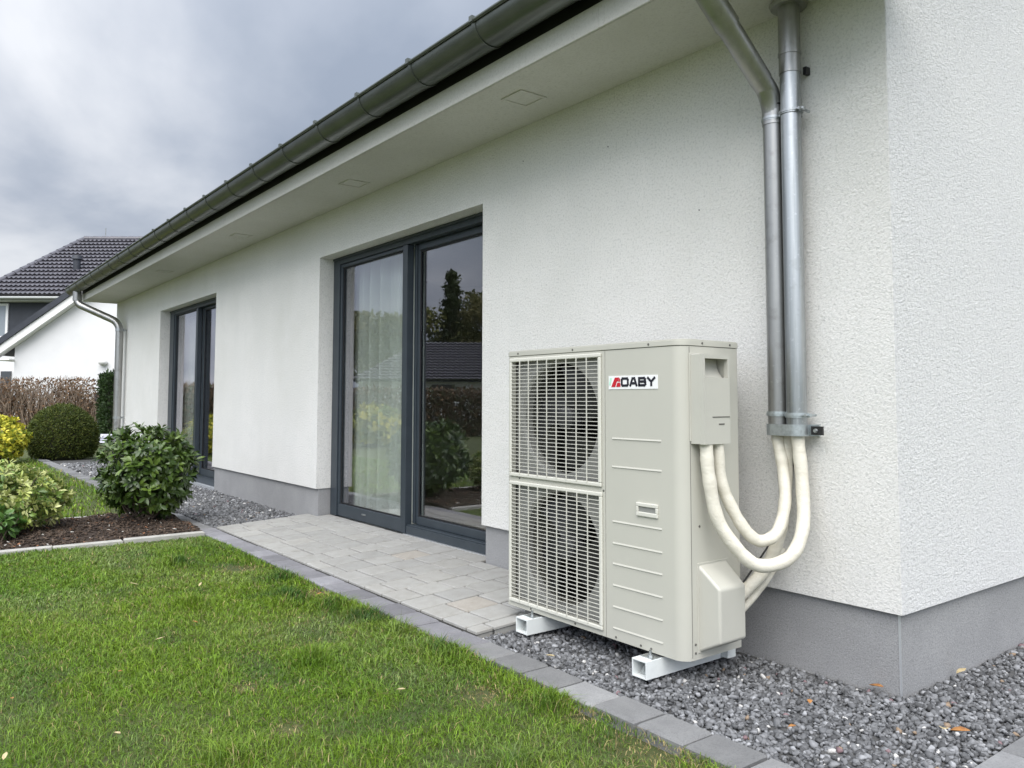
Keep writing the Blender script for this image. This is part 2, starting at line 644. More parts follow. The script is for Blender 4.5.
# patio pavers: courses running towards the house, staggered cross joints
mb = MB()
x = -5.53
while x < -1.62:
    w = .212
    x1 = min(x + w, -1.615)
    y = EY1 + .003
    yend = .024 if not (-5.30 < x + w / 2 < -2.75) else .139
    first = True
    while y < yend - .01:
        ln = .212 if not first else random.choice([.106, .212, .16])
        first = False
        y1 = min(y + ln, yend)
        if yend - y1 < .06:
            y1 = yend
        base = random.choice([(.352, .348, .332), (.340, .336, .322), (.366, .362, .345), (.330, .327, .314), (.355, .349, .330)])
        if random.random() < .012:
            base = (.365, .340, .305)
        mb.tint = jit(base, .035)
        dz = random.uniform(-.0015, .0015)
        block(mb, x + .0068, x1 - .0068, y + .0068, y1 - .0068, lambda a, b: patio_z(a, b) + dz, .06, .0045)
        y = y1
    x += w
tag(mb.build('patio_paving', M['paver'], tint=True), kind='structure')
sheet('patio_joint_bed', [(-5.53, EY1), (-1.617, EY1), (-1.617, .0), (-2.74, .0), (-2.74, .139), (-5.31, .139), (-5.31, 0), (-5.53, 0)], 0, M['joint'])
o = bpy.data.objects['patio_joint_bed']
for v in o.data.vertices:
    v.co.z = patio_z(v.co.x, v.co.y) - .014

# edging strip beside the lawn
mb = MB()
x = -16.2
while x < .75:
    x1 = x + .213
    near_t = x > -1.7
    base = (.215, .217, .222) if not near_t else (.225, .226, .226)
    if -5.6 < x < -1.7:
        base = (.215, .213, .228)
    kt = random.choice([.80, .92, 1.0, 1.0, 1.12, 1.25])
    mb.tint = jit(tuple(v * kt for v in base), .06)
    dz = random.uniform(-.004, .004)
    block(mb, x + .0065, x1 - .0065, EY0 + random.uniform(-.004, .004), EY1 - .002, lambda a, b: .020 + dz, .08, .009)
    x = x1
tag(mb.build('edging_strip', M['edging'], tint=True), kind='structure')
# edging at the gable side
mb = MB()
y = EY1
while y < 3.5:
    y1 = y + .213
    mb.tint = jit((.215, .217, .22), .16)
    dz = random.uniform(-.003, .003)
    block(mb, .402, .557, y + .003, y1 - .003, lambda a, b: .014 + dz, .08, .006)
    y = y1
tag(mb.build('side_edging_strip', M['edging'], tint=True), kind='structure')
# kerbs of the planting bed
mb = MB()
for (xa, wd) in ((BEDX1, .055), (BEDX0, .055)):
    y = EY0 - .004
    ys = -.99 if xa == BEDX1 else -1.0
    y = ys
    ln = .50 if xa == BEDX1 else 1.0
    first = True
    while y > -9:
        l2 = (.62 if first else ln) * random.uniform(.97, 1.03)
        first = False
        dz = random.uniform(-.004, .006)
        sk = random.uniform(-.006, .006)
        block(mb, xa - wd / 2 + sk, xa + wd / 2 + sk, y - l2 + .006, y - .006, lambda a, b: .034 + dz, .12, .008)
        y -= l2
tag(mb.build('bed_kerb', M['kerb']), kind='structure')


# ------------------------------------------------------------------ scattered stuff
def hull_proto(n, sx, sy, sz, seed):
    r = np.random.default_rng(seed)
    p = r.normal(size=(n, 3))
    p /= np.linalg.norm(p, axis=1)[:, None]
    p *= r.uniform(.8, 1.05, size=(n, 1))
    bm = bmesh.new()
    for q in p:
        bm.verts.new((q[0] * sx, q[1] * sy, q[2] * sz))
    ret = bmesh.ops.convex_hull(bm, input=bm.verts)
    for v in [v for v in bm.verts if not v.link_faces]:
        bm.verts.remove(v)
    bmesh.ops.triangulate(bm, faces=bm.faces)
    bm.verts.index_update()
    V = np.array([v.co[:] for v in bm.verts])
    Fc = np.array([[v.index for v in f.verts] for f in bm.faces])
    bm.free()
    return V, Fc


def rand_rot(n, r, tilt=1.0):
    """random rotation matrices: yaw free, tilt limited"""
    a = r.uniform(0, 2 * PI, n)
    b = r.normal(0, .5, n) * tilt
    c = r.normal(0, .5, n) * tilt
    ca, sa, cb, sb, cc, sc = np.cos(a), np.sin(a), np.cos(b), np.sin(b), np.cos(c), np.sin(c)
    z, o1 = np.zeros(n), np.ones(n)
    Rz = np.stack([ca, -sa, z, sa, ca, z, z, z, o1], -1).reshape(n, 3, 3)
    Rx = np.stack([o1, z, z, z, cb, -sb, z, sb, cb], -1).reshape(n, 3, 3)
    Ry = np.stack([cc, z, sc, z, o1, z, -sc, z, cc], -1).reshape(n, 3, 3)
    return Rz @ Rx @ Ry


def scatter(protos, pos, size, tint, r, tilt=1.0):
    Vs, Fs, Ts = [], [], []
    off = 0
    which = r.integers(0, len(protos), len(pos))
    Rm = rand_rot(len(pos), r, tilt)
    for k, (V, Fc) in enumerate(protos):
        sel = np.where(which == k)[0]
        if not len(sel):
            continue
        vv = np.einsum('nij,vj->nvi', Rm[sel], V) * size[sel][:, None, None] + pos[sel][:, None, :]
        nv = len(V)
        ff = Fc[None] + (np.arange(len(sel)) * nv)[:, None, None] + off
        Vs.append(vv.reshape(-1, 3))
        Fs.append(ff.reshape(-1, 3))
        Ts.append(np.repeat(tint[sel], nv, 0))
        off += nv * len(sel)
    return np.concatenate(Vs), np.concatenate(Fs), np.concatenate(Ts)


stones = [hull_proto(16, 1.25, .9, .6, 100 + k) for k in range(10)] + [hull_proto(18, 1.0, .85, .7, 130 + k) for k in range(6)]


def stone_tint(n, r):
    g = r.choice([.075, .11, .15, .19, .24, .32], n, p=[.15, .22, .26, .20, .12, .05]) * r.uniform(.85, 1.15, n)
    t = np.stack([g * .97, g * .99, g * 1.03], -1)
    w = r.random(n)
    t[w < .016] = np.array([.55, .54, .52])
    br = (w > .994)
    t[br] = np.array([.26, .19, .13])
    t[(w > .990) & (w <= .994)] = np.array([.20, .13, .14])
    return t


def in_rects(n, rects, r):
    areas = np.array([(b - a) * (d - c) for a, b, c, d in rects])
    k = r.choice(len(rects), n, p=areas / areas.sum())
    R = np.array(rects)[k]
    return R[:, 0] + r.random(n) * (R[:, 1] - R[:, 0]), R[:, 2] + r.random(n) * (R[:, 3] - R[:, 2])


r = np.random.default_rng(3)
n = 14500
px, py = in_rects(n, [(-1.60, .39, EY1 + .004, .01), (-.01, .39, .01, 1.9)], r)
keep = ~((px > -1.62) & (px < -.01) & (py > .012))
px, py = px[keep], py[keep]
size = r.choice([.008, .0108, .014, .0178], len(px), p=[.26, .36, .27, .11]) * r.uniform(.85, 1.15, len(px))
mound = -.003 + .005 * np.sin(px * 5 + 1) * np.cos(py * 6)
pz = mound + r.uniform(-.006, .010, len(px))
V, Fc, T = scatter(stones, np.stack([px, py, pz], -1), size, stone_tint(len(px), r), r)
tag(np_mesh('gravel', V, Fc, 3, M['stone'], tint=T), kind='stuff', label='loose grey crushed stone gravel around the foot of the unit and house corner', cat='gravel')
n = 9000
px, py = in_rects(n, [(-9.2, -5.53, EY1 + .004, .02)], r)
size = r.choice([.012, .016, .021], n, p=[.4, .4, .2]) * r.uniform(.85, 1.15, n)
pz = .006 + .012 * (1 - np.exp(-((px + 5.53) ** 2) / .02)) + r.uniform(-.006, .010, n)
px2, py2 = in_rects(2500, [(-14.2, -9.2, EY1 + .01, .02)], r)
V, Fc, T = scatter(stones, np.stack([np.r_[px, px2], np.r_[py, py2], np.r_[pz, r.uniform(0, .014, 2500)]], -1), np.r_[size, r.uniform(.02, .03, 2500)],
                   stone_tint(n + 2500, r) * 1.05, r)
tag(np_mesh('gravel', V, Fc, 3, M['stone'], tint=T), kind='stuff', label='coarse grey gravel strip along the wall beyond the patio', cat='gravel')

# bark mulch in the bed
chips = [hull_proto(9, 1.7, .7, .28, 200 + k) for k in range(8)]
n = 9000
px = r.uniform(BEDX0 + .03, BEDX1 - .03, n)
py = r.uniform(-4.6, EY0 - .01, n)
pz = soil_z(px, py) + r.uniform(0, .012, n)
t = np.stack([r.uniform(.03, .10, n)] * 3, -1) * np.array([1.05, .72, .5])
t[r.random(n) < .02] = (.5, .48, .44)
t[r.random(n) < .03] = (.26, .12, .06)
V, Fc, T = scatter(chips, np.stack([px, py, pz], -1), r.uniform(.008, .02, n), t, r)
tag(np_mesh('bark_mulch', V, Fc, 3, M['chip'], tint=T), kind='stuff', label='dark brown bark mulch covering the planting bed', cat='mulch')


# ------------------------------------------------------------------ grass
def vnoise(x, y, s, seed):
    """smooth value noise"""
    rr = np.random.default_rng(seed)
    G = rr.random((64, 64))
    u, v = x * s + 100, y * s + 100
    i, j = np.floor(u).astype(int), np.floor(v).astype(int)
    fu, fv = u - i, v - j
    fu, fv = fu * fu * (3 - 2 * fu), fv * fv * (3 - 2 * fv)
    g = lambda a, b: G[a % 64, b % 64]
    return (g(i, j) * (1 - fu) + g(i + 1, j) * fu) * (1 - fv) + (g(i, j + 1) * (1 - fu) + g(i + 1, j + 1) * fu) * fv


def in_view(x, y, margin=60):
    vx, vy = x - CAM.x, y - CAM.y
    q = vx * FW.x + vy * FW.y + (-CAM.z) * FW.z
    rr_ = vx * RT.x + vy * RT.y - CAM.z * RT.z
    uu = vx * UP.x + vy * UP.y - CAM.z * UP.z
    sxx = 505 + 797.7 * rr_ / np.maximum(q, .1)
    syy = 350 - 797.7 * uu / np.maximum(q, .1)
    return (q > .3) & (sxx > -margin * 3) & (sxx < 1024 + margin) & (syy < 768 + margin * 2.5), q


BARE = [(-1.009, -1.226, .085), (-.277, -1.063, .11), (-3.834, -1.193, .10), (-1.628, -1.926, .05), (-1.134, -1.942, .05), (-.62, -1.07, .05), (-2.9, -1.06, .07)]
TUFT = [(-1.51, -1.09, .10), (-.771, -1.09, .06), (-2.26, -1.07, .12), (-2.876, -1.234, .14), (-2.55, -1.12, .12), (-1.0, -2.2, .08), (-3.35, -1.08, .10), (-1.9, -1.08, .06), (-3.0, -1.75, .10), (-.45, -1.5, .07), (-1.75, -1.6, .09), (-4.2, -1.5, .12)]


def grass_patch(x, y, w, hgt, r, far=False):
    n = len(x)
    big = vnoise(x, y, 1.3, 5)
    med = vnoise(x, y, 5.0, 6)
    fine = vnoise(x, y, 16.0, 8)
    tuft = np.zeros(n)
    bare = np.zeros(n)
    for (a, b, s) in TUFT:
        tuft = np.maximum(tuft, np.exp(-(((x - a) / s) ** 2 + ((y - b) / (s * .8)) ** 2)))
    for (a, b, s) in BARE:
        bare = np.maximum(bare, np.exp(-(((x - a) / s) ** 2 + ((y - b) / s) ** 2)))
    keep = r.random(n) > bare * .72 + (.35 - med) * .5
    x, y, big, med, fine, tuft, bare = [q[keep] for q in (x, y, big, med, fine, tuft, bare)]
    n = len(x)
    h = hgt * (.55 + .55 * med + .35 * fine) * r.uniform(.35, 1.45, n) * (1 + 1.9 * tuft) * (1 - .6 * bare)
    ang = r.uniform(0, 2 * PI, n)
    lean = np.abs(r.normal(.95, .5, n)) * (1 - .35 * tuft)
    d = np.stack([np.cos(ang), np.sin(ang), np.zeros(n)], -1)
    side = np.stack([-np.sin(ang), np.cos(ang), np.zeros(n)], -1)
    # twist the blade so that the flat side faces anywhere
    tw = r.uniform(0, PI, n)
    wv = side * np.cos(tw)[:, None] + d * np.sin(tw)[:, None] * .7
    base = np.stack([x, y, lawn_z(x, y) - .003], -1)
    up = np.array([0, 0, 1.0])
    ww = (w * r.uniform(.6, 1.3, n))[:, None]
    p0 = base
    p1 = base + up * (h * .55)[:, None] + d * (h * lean * .3)[:, None]
    p2 = base + up * (h * (.98 - .25 * lean))[:, None] + d * (h * lean * 1.0)[:, None]
    V = np.stack([p0 - wv * ww, p0 + wv * ww, p1 - wv * ww * .8, p1 + wv * ww * .8, p2], 1).reshape(-1, 3)
    b5 = np.arange(n) * 5
    flat = np.stack([b5, b5 + 1, b5 + 3, b5 + 2, b5 + 2, b5 + 3, b5 + 4], -1).ravel()
    nper = np.tile([4, 3], n)
    c0 = np.array([.090, .186, .009])
    c1 = np.array([.178, .272, .020])
    c2 = np.array([.042, .108, .014])
    k = np.clip(.55 * big + .45 * fine + r.normal(0, .22, n), 0, 1)[:, None]
    c = c0 * (1 - k) + c1 * k
    dk = np.clip(1.6 * (.42 - med) + .9 * tuft + r.normal(0, .12, n), 0, 1)[:, None]
    c = c * (1 - dk) + c2 * dk
    pale = np.clip(vnoise(x, y, 2.2, 12) * 1.6 - .9, 0, 1) * (r.random(n) < .5)
    c = c + (np.array([.34, .37, .20]) - c) * (pale * .7)[:, None]
    dry = (r.random(n) < .03 + .85 * bare + .06 * big)[:, None]
    c = np.where(dry, np.array([.34, .27, .12]) * r.uniform(.7, 1.1, n)[:, None], c)
    c = c * np.clip(r.normal(1.0, .30, n), .4, 1.9)[:, None]
    T = np.repeat(c, 5, 0).reshape(n, 5, 3)
    return V, flat, nper, T.reshape(-1, 3)


r = np.random.default_rng(21)
X, Y = [], []
NB = 620000
bx = r.uniform(-5.28, .9, NB)
by = r.uniform(-5.2, EY0 - .004, NB)
ok, q = in_view(bx, by)
ok &= r.random(NB) < np.clip((3.4 / np.maximum(q, .5)) ** 1.1, .16, 1)
bx, by = bx[ok], by[ok]
qq = q[ok]
wid = .0016 * np.clip(qq / 3.0, .9, 2.4)
V, fl, npf, T = None, None, None, None
r2 = np.random.default_rng(5)
# width varies per blade with distance
order = np.argsort(qq)
bx, by, wid = bx[order], by[order], wid[order]
parts_g = []
for a, b in ((0, .35), (.35, .7), (.7, 1.0)):
    i0, i1 = int(len(bx) * a), int(len(bx) * b)
    parts_g.append(grass_patch(bx[i0:i1], by[i0:i1], float(wid[i0:i1].mean()), .027, r2))
# lawn beyond the bed
n = 45000
fx, fy = r.uniform(-16, BEDX0 - .03, n), r.uniform(-9, EY0 - .01, n)
ok, q = in_view(fx, fy)
parts_g.append(grass_patch(fx[ok], fy[ok], .006, .05, r2))
Vs, Fs, Ns, Ts, off = [], [], [], [], 0
for (V, fl, npf, T) in parts_g:
    Vs.append(V)
    Fs.append(fl + off)
    Ns.append(npf)
    Ts.append(T)
    off += len(V)
o = np_mesh('grass', np.concatenate(Vs), np.concatenate(Fs), np.concatenate(Ns), M['grass'], tint=np.concatenate(Ts))
tag(o, 'short green lawn grass with paler patches and dry blades', 'grass', kind='stuff')

# ------------------------------------------------------------------ the bungalow
house = thing('bungalow', 'long white rendered bungalow with grey plinth, dark glazed doors and deep eaves', 'house', (0, 0, 0))
XE = -14.0
D1 = (-5.321, -2.733)
D2 = (-10.97, -8.344)
ZB, ZT, ZS = .320, 2.438, 2.838
mb = MB()
wall_grid(mb, [XE, D2[0], D2[1], D1[0], D1[1], 0], [ZB, ZT, 3.3], {(1, 0), (3, 0)}, 0, .30)
mb.prism([(.3, ZB), (9.0, ZB), (9.0, 3.3), (.3, 3.3)], 'x', XE, XE + .3)
mb.prism([(XE + .3, 8.7), (-.3, 8.7), (-.3, 9.0), (XE + .3, 9.0)], 'z', ZB, 3.3)
mb.build('wall', M['render'], house)
mb = MB()
mb.prism([(.002, ZB), (9.0, ZB), (9.0, 3.3), (4.5, 5.99), (.002, 3.38)], 'x', -.298, .0025)
mb.build('gable_wall', M['render_side'], house)
mb = MB()
PY = .026
for a, b in ((XE + .02, D2[0] - .012), (D2[1] + .012, D1[0] - .012), (D1[1] + .012, -.024)):
    mb.box((a, PY, -.15), (b, .3, ZB - .002))
mb.box((-.3, PY + .002, -.15), (-.022, 9, ZB - .002))
mb.box((D2[0] - .012, .141, -.15), (D2[1] + .012, .3, .02))
mb.box((D1[0] - .012, .145, -.15), (D1[1] + .012, .3, .07))
mb.box((XE + .02, .3, -.15), (XE + .3, 9, ZB - .002))
pl = mb.build('plinth', M['plinth'], house)
mb = MB().box((-.0265, PY - .002, -.05), (-.0195, PY + .004, ZB - .004))
mb.build('corner_bead', M['silver'], pl)

# eaves
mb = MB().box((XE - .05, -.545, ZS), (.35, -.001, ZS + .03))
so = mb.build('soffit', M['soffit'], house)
for vx, vy in ((-1.92, -.30), (-4.13, -.25), (-6.7, -.27), (-9.65, -.29)):
    s2 = .085
    mb = MB()
    for k in range(4):
        a = k * PI / 2
        c, s_ = math.cos(a), math.sin(a)
        mb.obox((vx + c * s2, vy + s_ * s2, ZS - .003), Vector((c, s_, 0)) * .007, Vector((-s_, c, 0)) * (s2 + (.007 if k % 2 else -.007)), (0, 0, .004))
    mb.box((vx - s2 + .007, vy - s2 + .007, ZS - .002), (vx + s2 - .007, vy + s2 - .007, ZS))
    mb.build('soffit_vent', M['soffit'], so)
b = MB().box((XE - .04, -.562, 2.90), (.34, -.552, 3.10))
b.build('eave_shade_strip', M['gasket'], house)  # black strip standing in for the shadow between gutter and fascia
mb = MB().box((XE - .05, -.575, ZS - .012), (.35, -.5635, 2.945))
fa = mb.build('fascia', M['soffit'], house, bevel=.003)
for x in (-1.02, -6.3, -11.5):
    MB().box((x - .012, -.577, ZS - .010), (x - .004, -.5752, 2.915)).build('fascia_joint', M['soffit'], fa)
    MB().box((x + .03, -.5768, ZS - .010), (x + .035, -.5752, 2.915)).build('fascia_joint', M['soffit'], fa)
# roof (pitched, seen only from elsewhere)
mb = MB()
mb.prism([(-.62, 3.085), (4.5, 6.05), (9.62, 3.085), (9.62, 3.15), (4.5, 6.115), (-.62, 3.15)], 'x', XE - .35, .32)
mb.build('roof', M['slab'], house)
# gutter
GYc, GZc, GR = -.685, 3.058, .105
mb = MB()
outer = arc((GYc, GZc), GR, 180, 360, 20)
inner = arc((GYc, GZc), GR - .004, 360, 180, 20)
mb.prism(outer + inner, 'x', XE - .27, .40)
for xe in (XE - .27, .396):
    mb.prism(arc((GYc, GZc), GR - .001, 180, 360, 20), 'x', xe + .001, xe + .003)
mb.tube([(XE - .27, GYc - GR - .006, GZc + .004), (.40, GYc - GR - .006, GZc + .004)], .011, 10)
gut = mb.build('gutter', M['gutter'], house, smooth=40)
for k in range(-3, 20):
    x = -1.715 - .642 * k
    if x > .35:
        continue
    b = MB()
    o_ = arc((GYc, GZc), GR + .005, 172, 365, 20)
    i_ = arc((GYc, GZc), GR + .0005, 365, 172, 20)
    b.prism(o_ + i_, 'x', x - .014, x + .014)
    b.box((x - .014, GYc - GR - .022, GZc - .006), (x + .014, GYc - GR + .004, GZc + .024))
    b.build('bracket', M['gutter'], gut, smooth=35)


def bend(pts, rad, n=6):
    """polyline with rounded corners"""
    pts = [Vector(p) for p in pts]
    out = [pts[0]]
    for i in range(1, len(pts) - 1):
        a, b, c = pts[i - 1], pts[i], pts[i + 1]
        u, w = (a - b).normalized(), (c - b).normalized()
        t = min(rad, (a - b).length * .49, (c - b).length * .49)
        p, q = b + u * t, b + w * t
        for k in range(n + 1):
            s = k / n
            out.append(p * (1 - s) ** 2 + b * 2 * s * (1 - s) + q * s * s)
    out.append(pts[-1])
    return out


# far downpipe
pxf, pxo = -13.15, -13.72
path = bend([(pxo, GYc, GZc - GR + .01), (pxo, GYc, GZc - .30), (pxf, -.115, 2.42), (pxf, -.115, 0)], .16)
dp = MB().tube(path, .062, 14).build('downpipe', M['zinc'], house, smooth=50)
for z in (2.30, .82):
    b = MB()
    b.cyl((pxf, -.115, z - .02), (pxf, -.115, z + .02), .069)
    b.box((pxf - .012, -.115, z - .015), (pxf + .012, 0, z + .015))
    b.build('pipe_clip', M['steel'], dp, smooth=50)
b = MB().cyl((pxo, GYc, GZc - .25), (pxo, GYc, GZc - .09), .070)
b.build('outlet_collar', M['zinc'], dp, smooth=50)

# near downpipe (left of the pair)
xL, xR, yP, rP = -.463, -.3755, -.078, .0415
path = bend([(xL, yP, 1.0), (xL, yP, 2.44), (xL, -.58, 2.83), (xL, -.66, 2.90), (xL, -.66, 3.0)], .11, 8)
dpl = MB().tube(path, rP, 20).build('downpipe', M['zinc'], house, smooth=50)
dpl['label'] = 'matt grey pipe bending out under the eaves'
b = MB()
dv_ = (Vector((xL, -.58, 2.83)) - Vector((xL, yP, 2.44))).normalized()
p0 = Vector((xL, yP, 2.44))
b.tube([p0 + dv_ * .385, p0 + dv_ * .56, p0 + dv_ * .585 + Vector((0, 0, .03))], [rP + .011, rP + .011, rP + .008], 20)
b.tube([p0 + dv_ * .10, p0 + dv_ * .40], rP + .0055, 20)
b.tube(bend([p0 + Vector((0, 0, -.12)), p0, p0 + dv_ * .19], .10, 8), rP + .0035, 20)
b.build('pipe_socket', M['zinc'], dpl, smooth=50)
# bright pipe rising into the soffit
dpr = MB().cyl((xR, yP, 1.0), (xR, yP, 2.54), rP, seg=20).build('conduit_pipe', M['steel'], house, smooth=50)
dpr['label'] = 'bright galvanised pipe running straight up into the soffit'
b = MB().cyl((xR, yP, 2.52), (xR, yP, ZS), rP + .0035, seg=20)
b.cyl((xR, yP, 2.60), (xR, yP, 2.612), rP + .0065, seg=20)
b.build('pipe_sleeve', M['zinc'], dpr, smooth=50)
b = MB()
b.tube([(xR, yP, ZS - .028), (xR, yP, ZS - .012), (xR, yP, ZS - .001)], [.074, .08, .066], 24)
b.build('soffit_collar', M['zinc'], dpr, smooth=50)


def clip(x, z, parent, h=.018, material='steel', hb=True):
    b = MB()
    b.cyl((x, yP, z - h / 2), (x, yP, z + h / 2), rP + .005, seg=20)
    b.cyl((x, yP, z - .003), (x, yP, z + .003), rP + .0075, seg=20)
    if hb:
        b.cyl((x + rP + .014, yP - .03, z), (x + rP + .014, yP + .05, z), .006, seg=8)
        b.box((x + rP, yP - .012, z - .008), (x + rP + .026, yP + .002, z + .008))
        b.cyl((x, yP, z), (x, 0, z), .006, seg=8)
    return b.build('pipe_clip', M[material], parent, smooth=40)


clip(xL, 2.345, dpl)
clip(xR, 2.352, dpr)
clip(xL, 1.075, dpl, .02, 'clamp')
clip(xR, 1.070, dpr, .02, 'clamp')
b = MB()
b.box((xR + rP - .010, -.030, 2.520), (xR + rP + .006, -.0005, 2.552))
b.build('wall_bracket', M['dark_metal'], dpr)
b = MB()
b.cyl((xL, yP, 2.40), (xL, yP, 2.408), rP + .0052, seg=20)
b.build('pipe_seam', M['dark_metal'], dpl, smooth=40)
# common clamp bar at the lower end
b = MB()
z0, z1 = .985, 1.032
ol = arc((xL, yP), rP + .007, 95, 270, 16) + arc((xR, yP), rP + .007, 270, 380, 10) + [(xR + .092, yP + .014), (xR + .092, yP + .020), (xR + .05, yP + .024)]
il = arc((xR, yP), rP + .002, 380, 270, 10) + arc((xL, yP), rP + .002, 270, 95, 16)
b.prism(ol + il, 'z', z0, z1)
b.box((xR + .045, yP + .02, z0), (xR + .06, -.0005, z1))
cl = b.build('pipe_clamp', M['clamp'], house, smooth=40)
b = MB().box((xR + .062, yP + .002, z0 + .006), (xR + .112, yP + .014, z1 - .006))
b.build('clamp_block', M['dark_metal'], cl)
b = MB().tube([(xR + .083, yP - .006, 1.008), (xR + .083, yP + .003, 1.008)], [.007, .010], 12)
b.build('clamp_bolt', M['steel'], cl, smooth=40)

# wall blemishes: small dark fixing dots
for (x, z) in ((-.93, 2.05), (-1.55, 2.52), (-.66, 2.75), (-2.3, 2.62)):
    MB().cyl((x, -.004, z), (x, .002, z), .0028, seg=8).build('wall_plug', M['dark_metal'], house)


# ---- doors
def bar(mb, x0, x1, z0, z1, y0, y1):
    mb.box((x0, y0, z0), (x1, y1, z1))


def patio_door(o0, o1, zb, zt, fy, jl, gl0, gl1, m0, m1, gr0, gzl, gzr, gtl, gtr, low):
    """o0..o1 opening; fy front plane; left leaf slides in front, right leaf sits back."""
    mb = MB()
    bar(mb, o0 + .001, jl, zb, zt - .001, fy, fy + .12)               # left jamb
    bar(mb, o1 - jl_w, o1 - .001, zb, zt - .001, fy, fy + .12)         # right jamb
    bar(mb, jl, o1 - jl_w, zt - .065, zt - .002, fy + .002, fy + .12)  # head
    bar(mb, o0 + .004, o1 - .004, zt - .022, zt - .0015, fy - .012, fy + .002)
    fr = mb.build('patio_door', M['frame'], house, bevel=.003)
    # left leaf
    s = MB()
    y0, y1 = fy + .012, fy + .058
    bar(s, jl + .002, gl0, zb + .004, zt - .068, y0, y1)
    bar(s, gl1, m0, zb + .004, zt - .068, y0 - .016, y1)
    bar(s, gl0, gl1, zb + .004, gzl, y0 - .004, y1)
    bar(s, gl0, gl1, gtl, zt - .068, y0, y1)
    lf = s.build('sash', M['frame'], fr, bevel=.004)
    g = MB()
    for (a, b_, c, d) in ((gl0, gl0 + .012, gzl, gtl), (gl1 - .012, gl1, gzl, gtl), (gl0 + .012, gl1 - .012, gzl, gzl + .012), (gl0 + .012, gl1 - .012, gtl - .012, gtl)):
        bar(g, a, b_, c, d, y0 + .016, y0 + .022)
    g.build('gasket', M['gasket'], fr)
    p = MB().box((gl0 + .001, y0 + .024, gzl + .001), (gl1 - .001, y0 + .028, gtl - .001))
    p.build('pane', M['glass'], fr)
    # right leaf, set back
    s = MB()
    y0, y1 = fy + .062, fy + .108
    bar(s, m0 + .001, m1, zb + .08, zt - .068, y0, y1)
    bar(s, m1, gr0, zb + .08, zt - .068, y0 + .010, y1)
    bar(s, gr0, o1 - jl_w - .002, low, gzr, y0, y1)
    bar(s, gr0, o1 - jl_w - .002, gtr, zt - .068, y0, y1)
    bar(s, o1 - jl_w - .06, o1 - jl_w - .002, gzr, gtr, y0, y1)
    s.build('sash', M['frame'], fr, bevel=.004)
    gr1 = o1 - jl_w - .06
    g = MB()
    for (a, b_, c, d) in ((gr0, gr0 + .012, gzr, gtr), (gr0 + .012, gr1, gzr, gzr + .010), (gr0 + .012, gr1, gtr - .012, gtr)):
        bar(g, a, b_, c, d, y0 + .014, y0 + .02)
    g.build('gasket', M['gasket'], fr)
    p = MB().box((gr0 + .001, y0 + .024, gzr + .001), (gr1 - .001, y0 + .028, gtr - .001))
    p.build('pane', M['glass'], fr)
    t = MB()
    bar(t, m0 + .002, o1 - jl_w - .003, zb + .004, low - .012, fy + .004, fy + .10)
    bar(t, m0 + .002, o1 - jl_w - .003, low - .012, low - .002, fy + .012, fy + .10)
    t.build('threshold', M['frame'], fr, bevel=.003)
    t = MB()
    bar(t, m0 - .02, o1 - .004, zb - .014, zb + .003, fy - .012, fy + .02)
    t.build('sill_strip', M['silver'], fr)
    return fr


jl_w = .07
d1 = patio_door(D1[0], D1[1], .083, ZT, .14, -5.195, -5.165, -4.03, -3.955, -3.92, -3.885, .193, .222, 2.34, 2.318, .160)
b = None
# lock plate
b = MB().tube([(-4.66, .139, .150), (-4.66, .144, .150)], .012, 12)
b2 = MB()
b2.box((-4.70, .140, .143), (-4.63, .150, .157))
b2.build('lock_plate', M['steel'], d1, bevel=.003)
d2 = patio_door(D2[0], D2[1], .030, ZT, .14, -10.76, -10.72, -9.64, -9.56, -9.53, -9.50, .185, .205, 2.36, 2.34, .120)
b = MB().box((D2[0] - .005, -.01, .012), (D2[1] + .005, .138, .028))
b.build('step_slab', M['silver'], d2)

# room behind the glass
mb = MB()
mb.add([(XE + .3, .3, .081), (-.3, .3, .081), (-.3, 8.7, .081), (XE + .3, 8.7, .081)], [(0, 1, 2, 3)])
mb.build('room_floor', M['roomfloor'], house)
mb = MB()
mb.box((XE + .3, .3, 2.60), (-.301, 8.7, 2.62))
mb.box((XE + .31, 4.6, .085), (-.31, 4.7, 2.60))
mb.box((-7.0, .31, .085), (-6.9, 4.6, 2.60))
mb.build('room_wall', M['room'], house)


# curtains
def curtain(x0, x1, y, z0, z1, amp, wl, label, seed):
    rr = random.Random(seed)
    n = 120
    mb = MB()
    vs, fs = [], []
    ph = [rr.uniform(0, 6) for _ in range(3)]
    for j in range(9):
        z = z0 + (z1 - z0) * j / 8
        for i in range(n + 1):
            u = i / n
            x = x0 + (x1 - x0) * u
            k = 1.0 - .25 * j / 8
            yy = y + k * amp * (math.sin(2 * PI * x / wl + ph[0]) + .45 * math.sin(2 * PI * x / wl * 2.3 + ph[1] + .3 * j / 8) + .3 * math.sin(x * 3 + ph[2]))
            vs.append((x + .01 * math.sin(7 * u + j * .2), yy, z))
    for j in range(8):
        for i in range(n):
            a = j * (n + 1) + i
            fs.append((a, a + 1, a + n + 2, a + n + 1))
    mb.add(vs, fs)
    o = mb.build('curtain', M['curtain'], smooth=80, loc=((x0 + x1) / 2, y, z0))
    return tag(o, label, 'curtain')


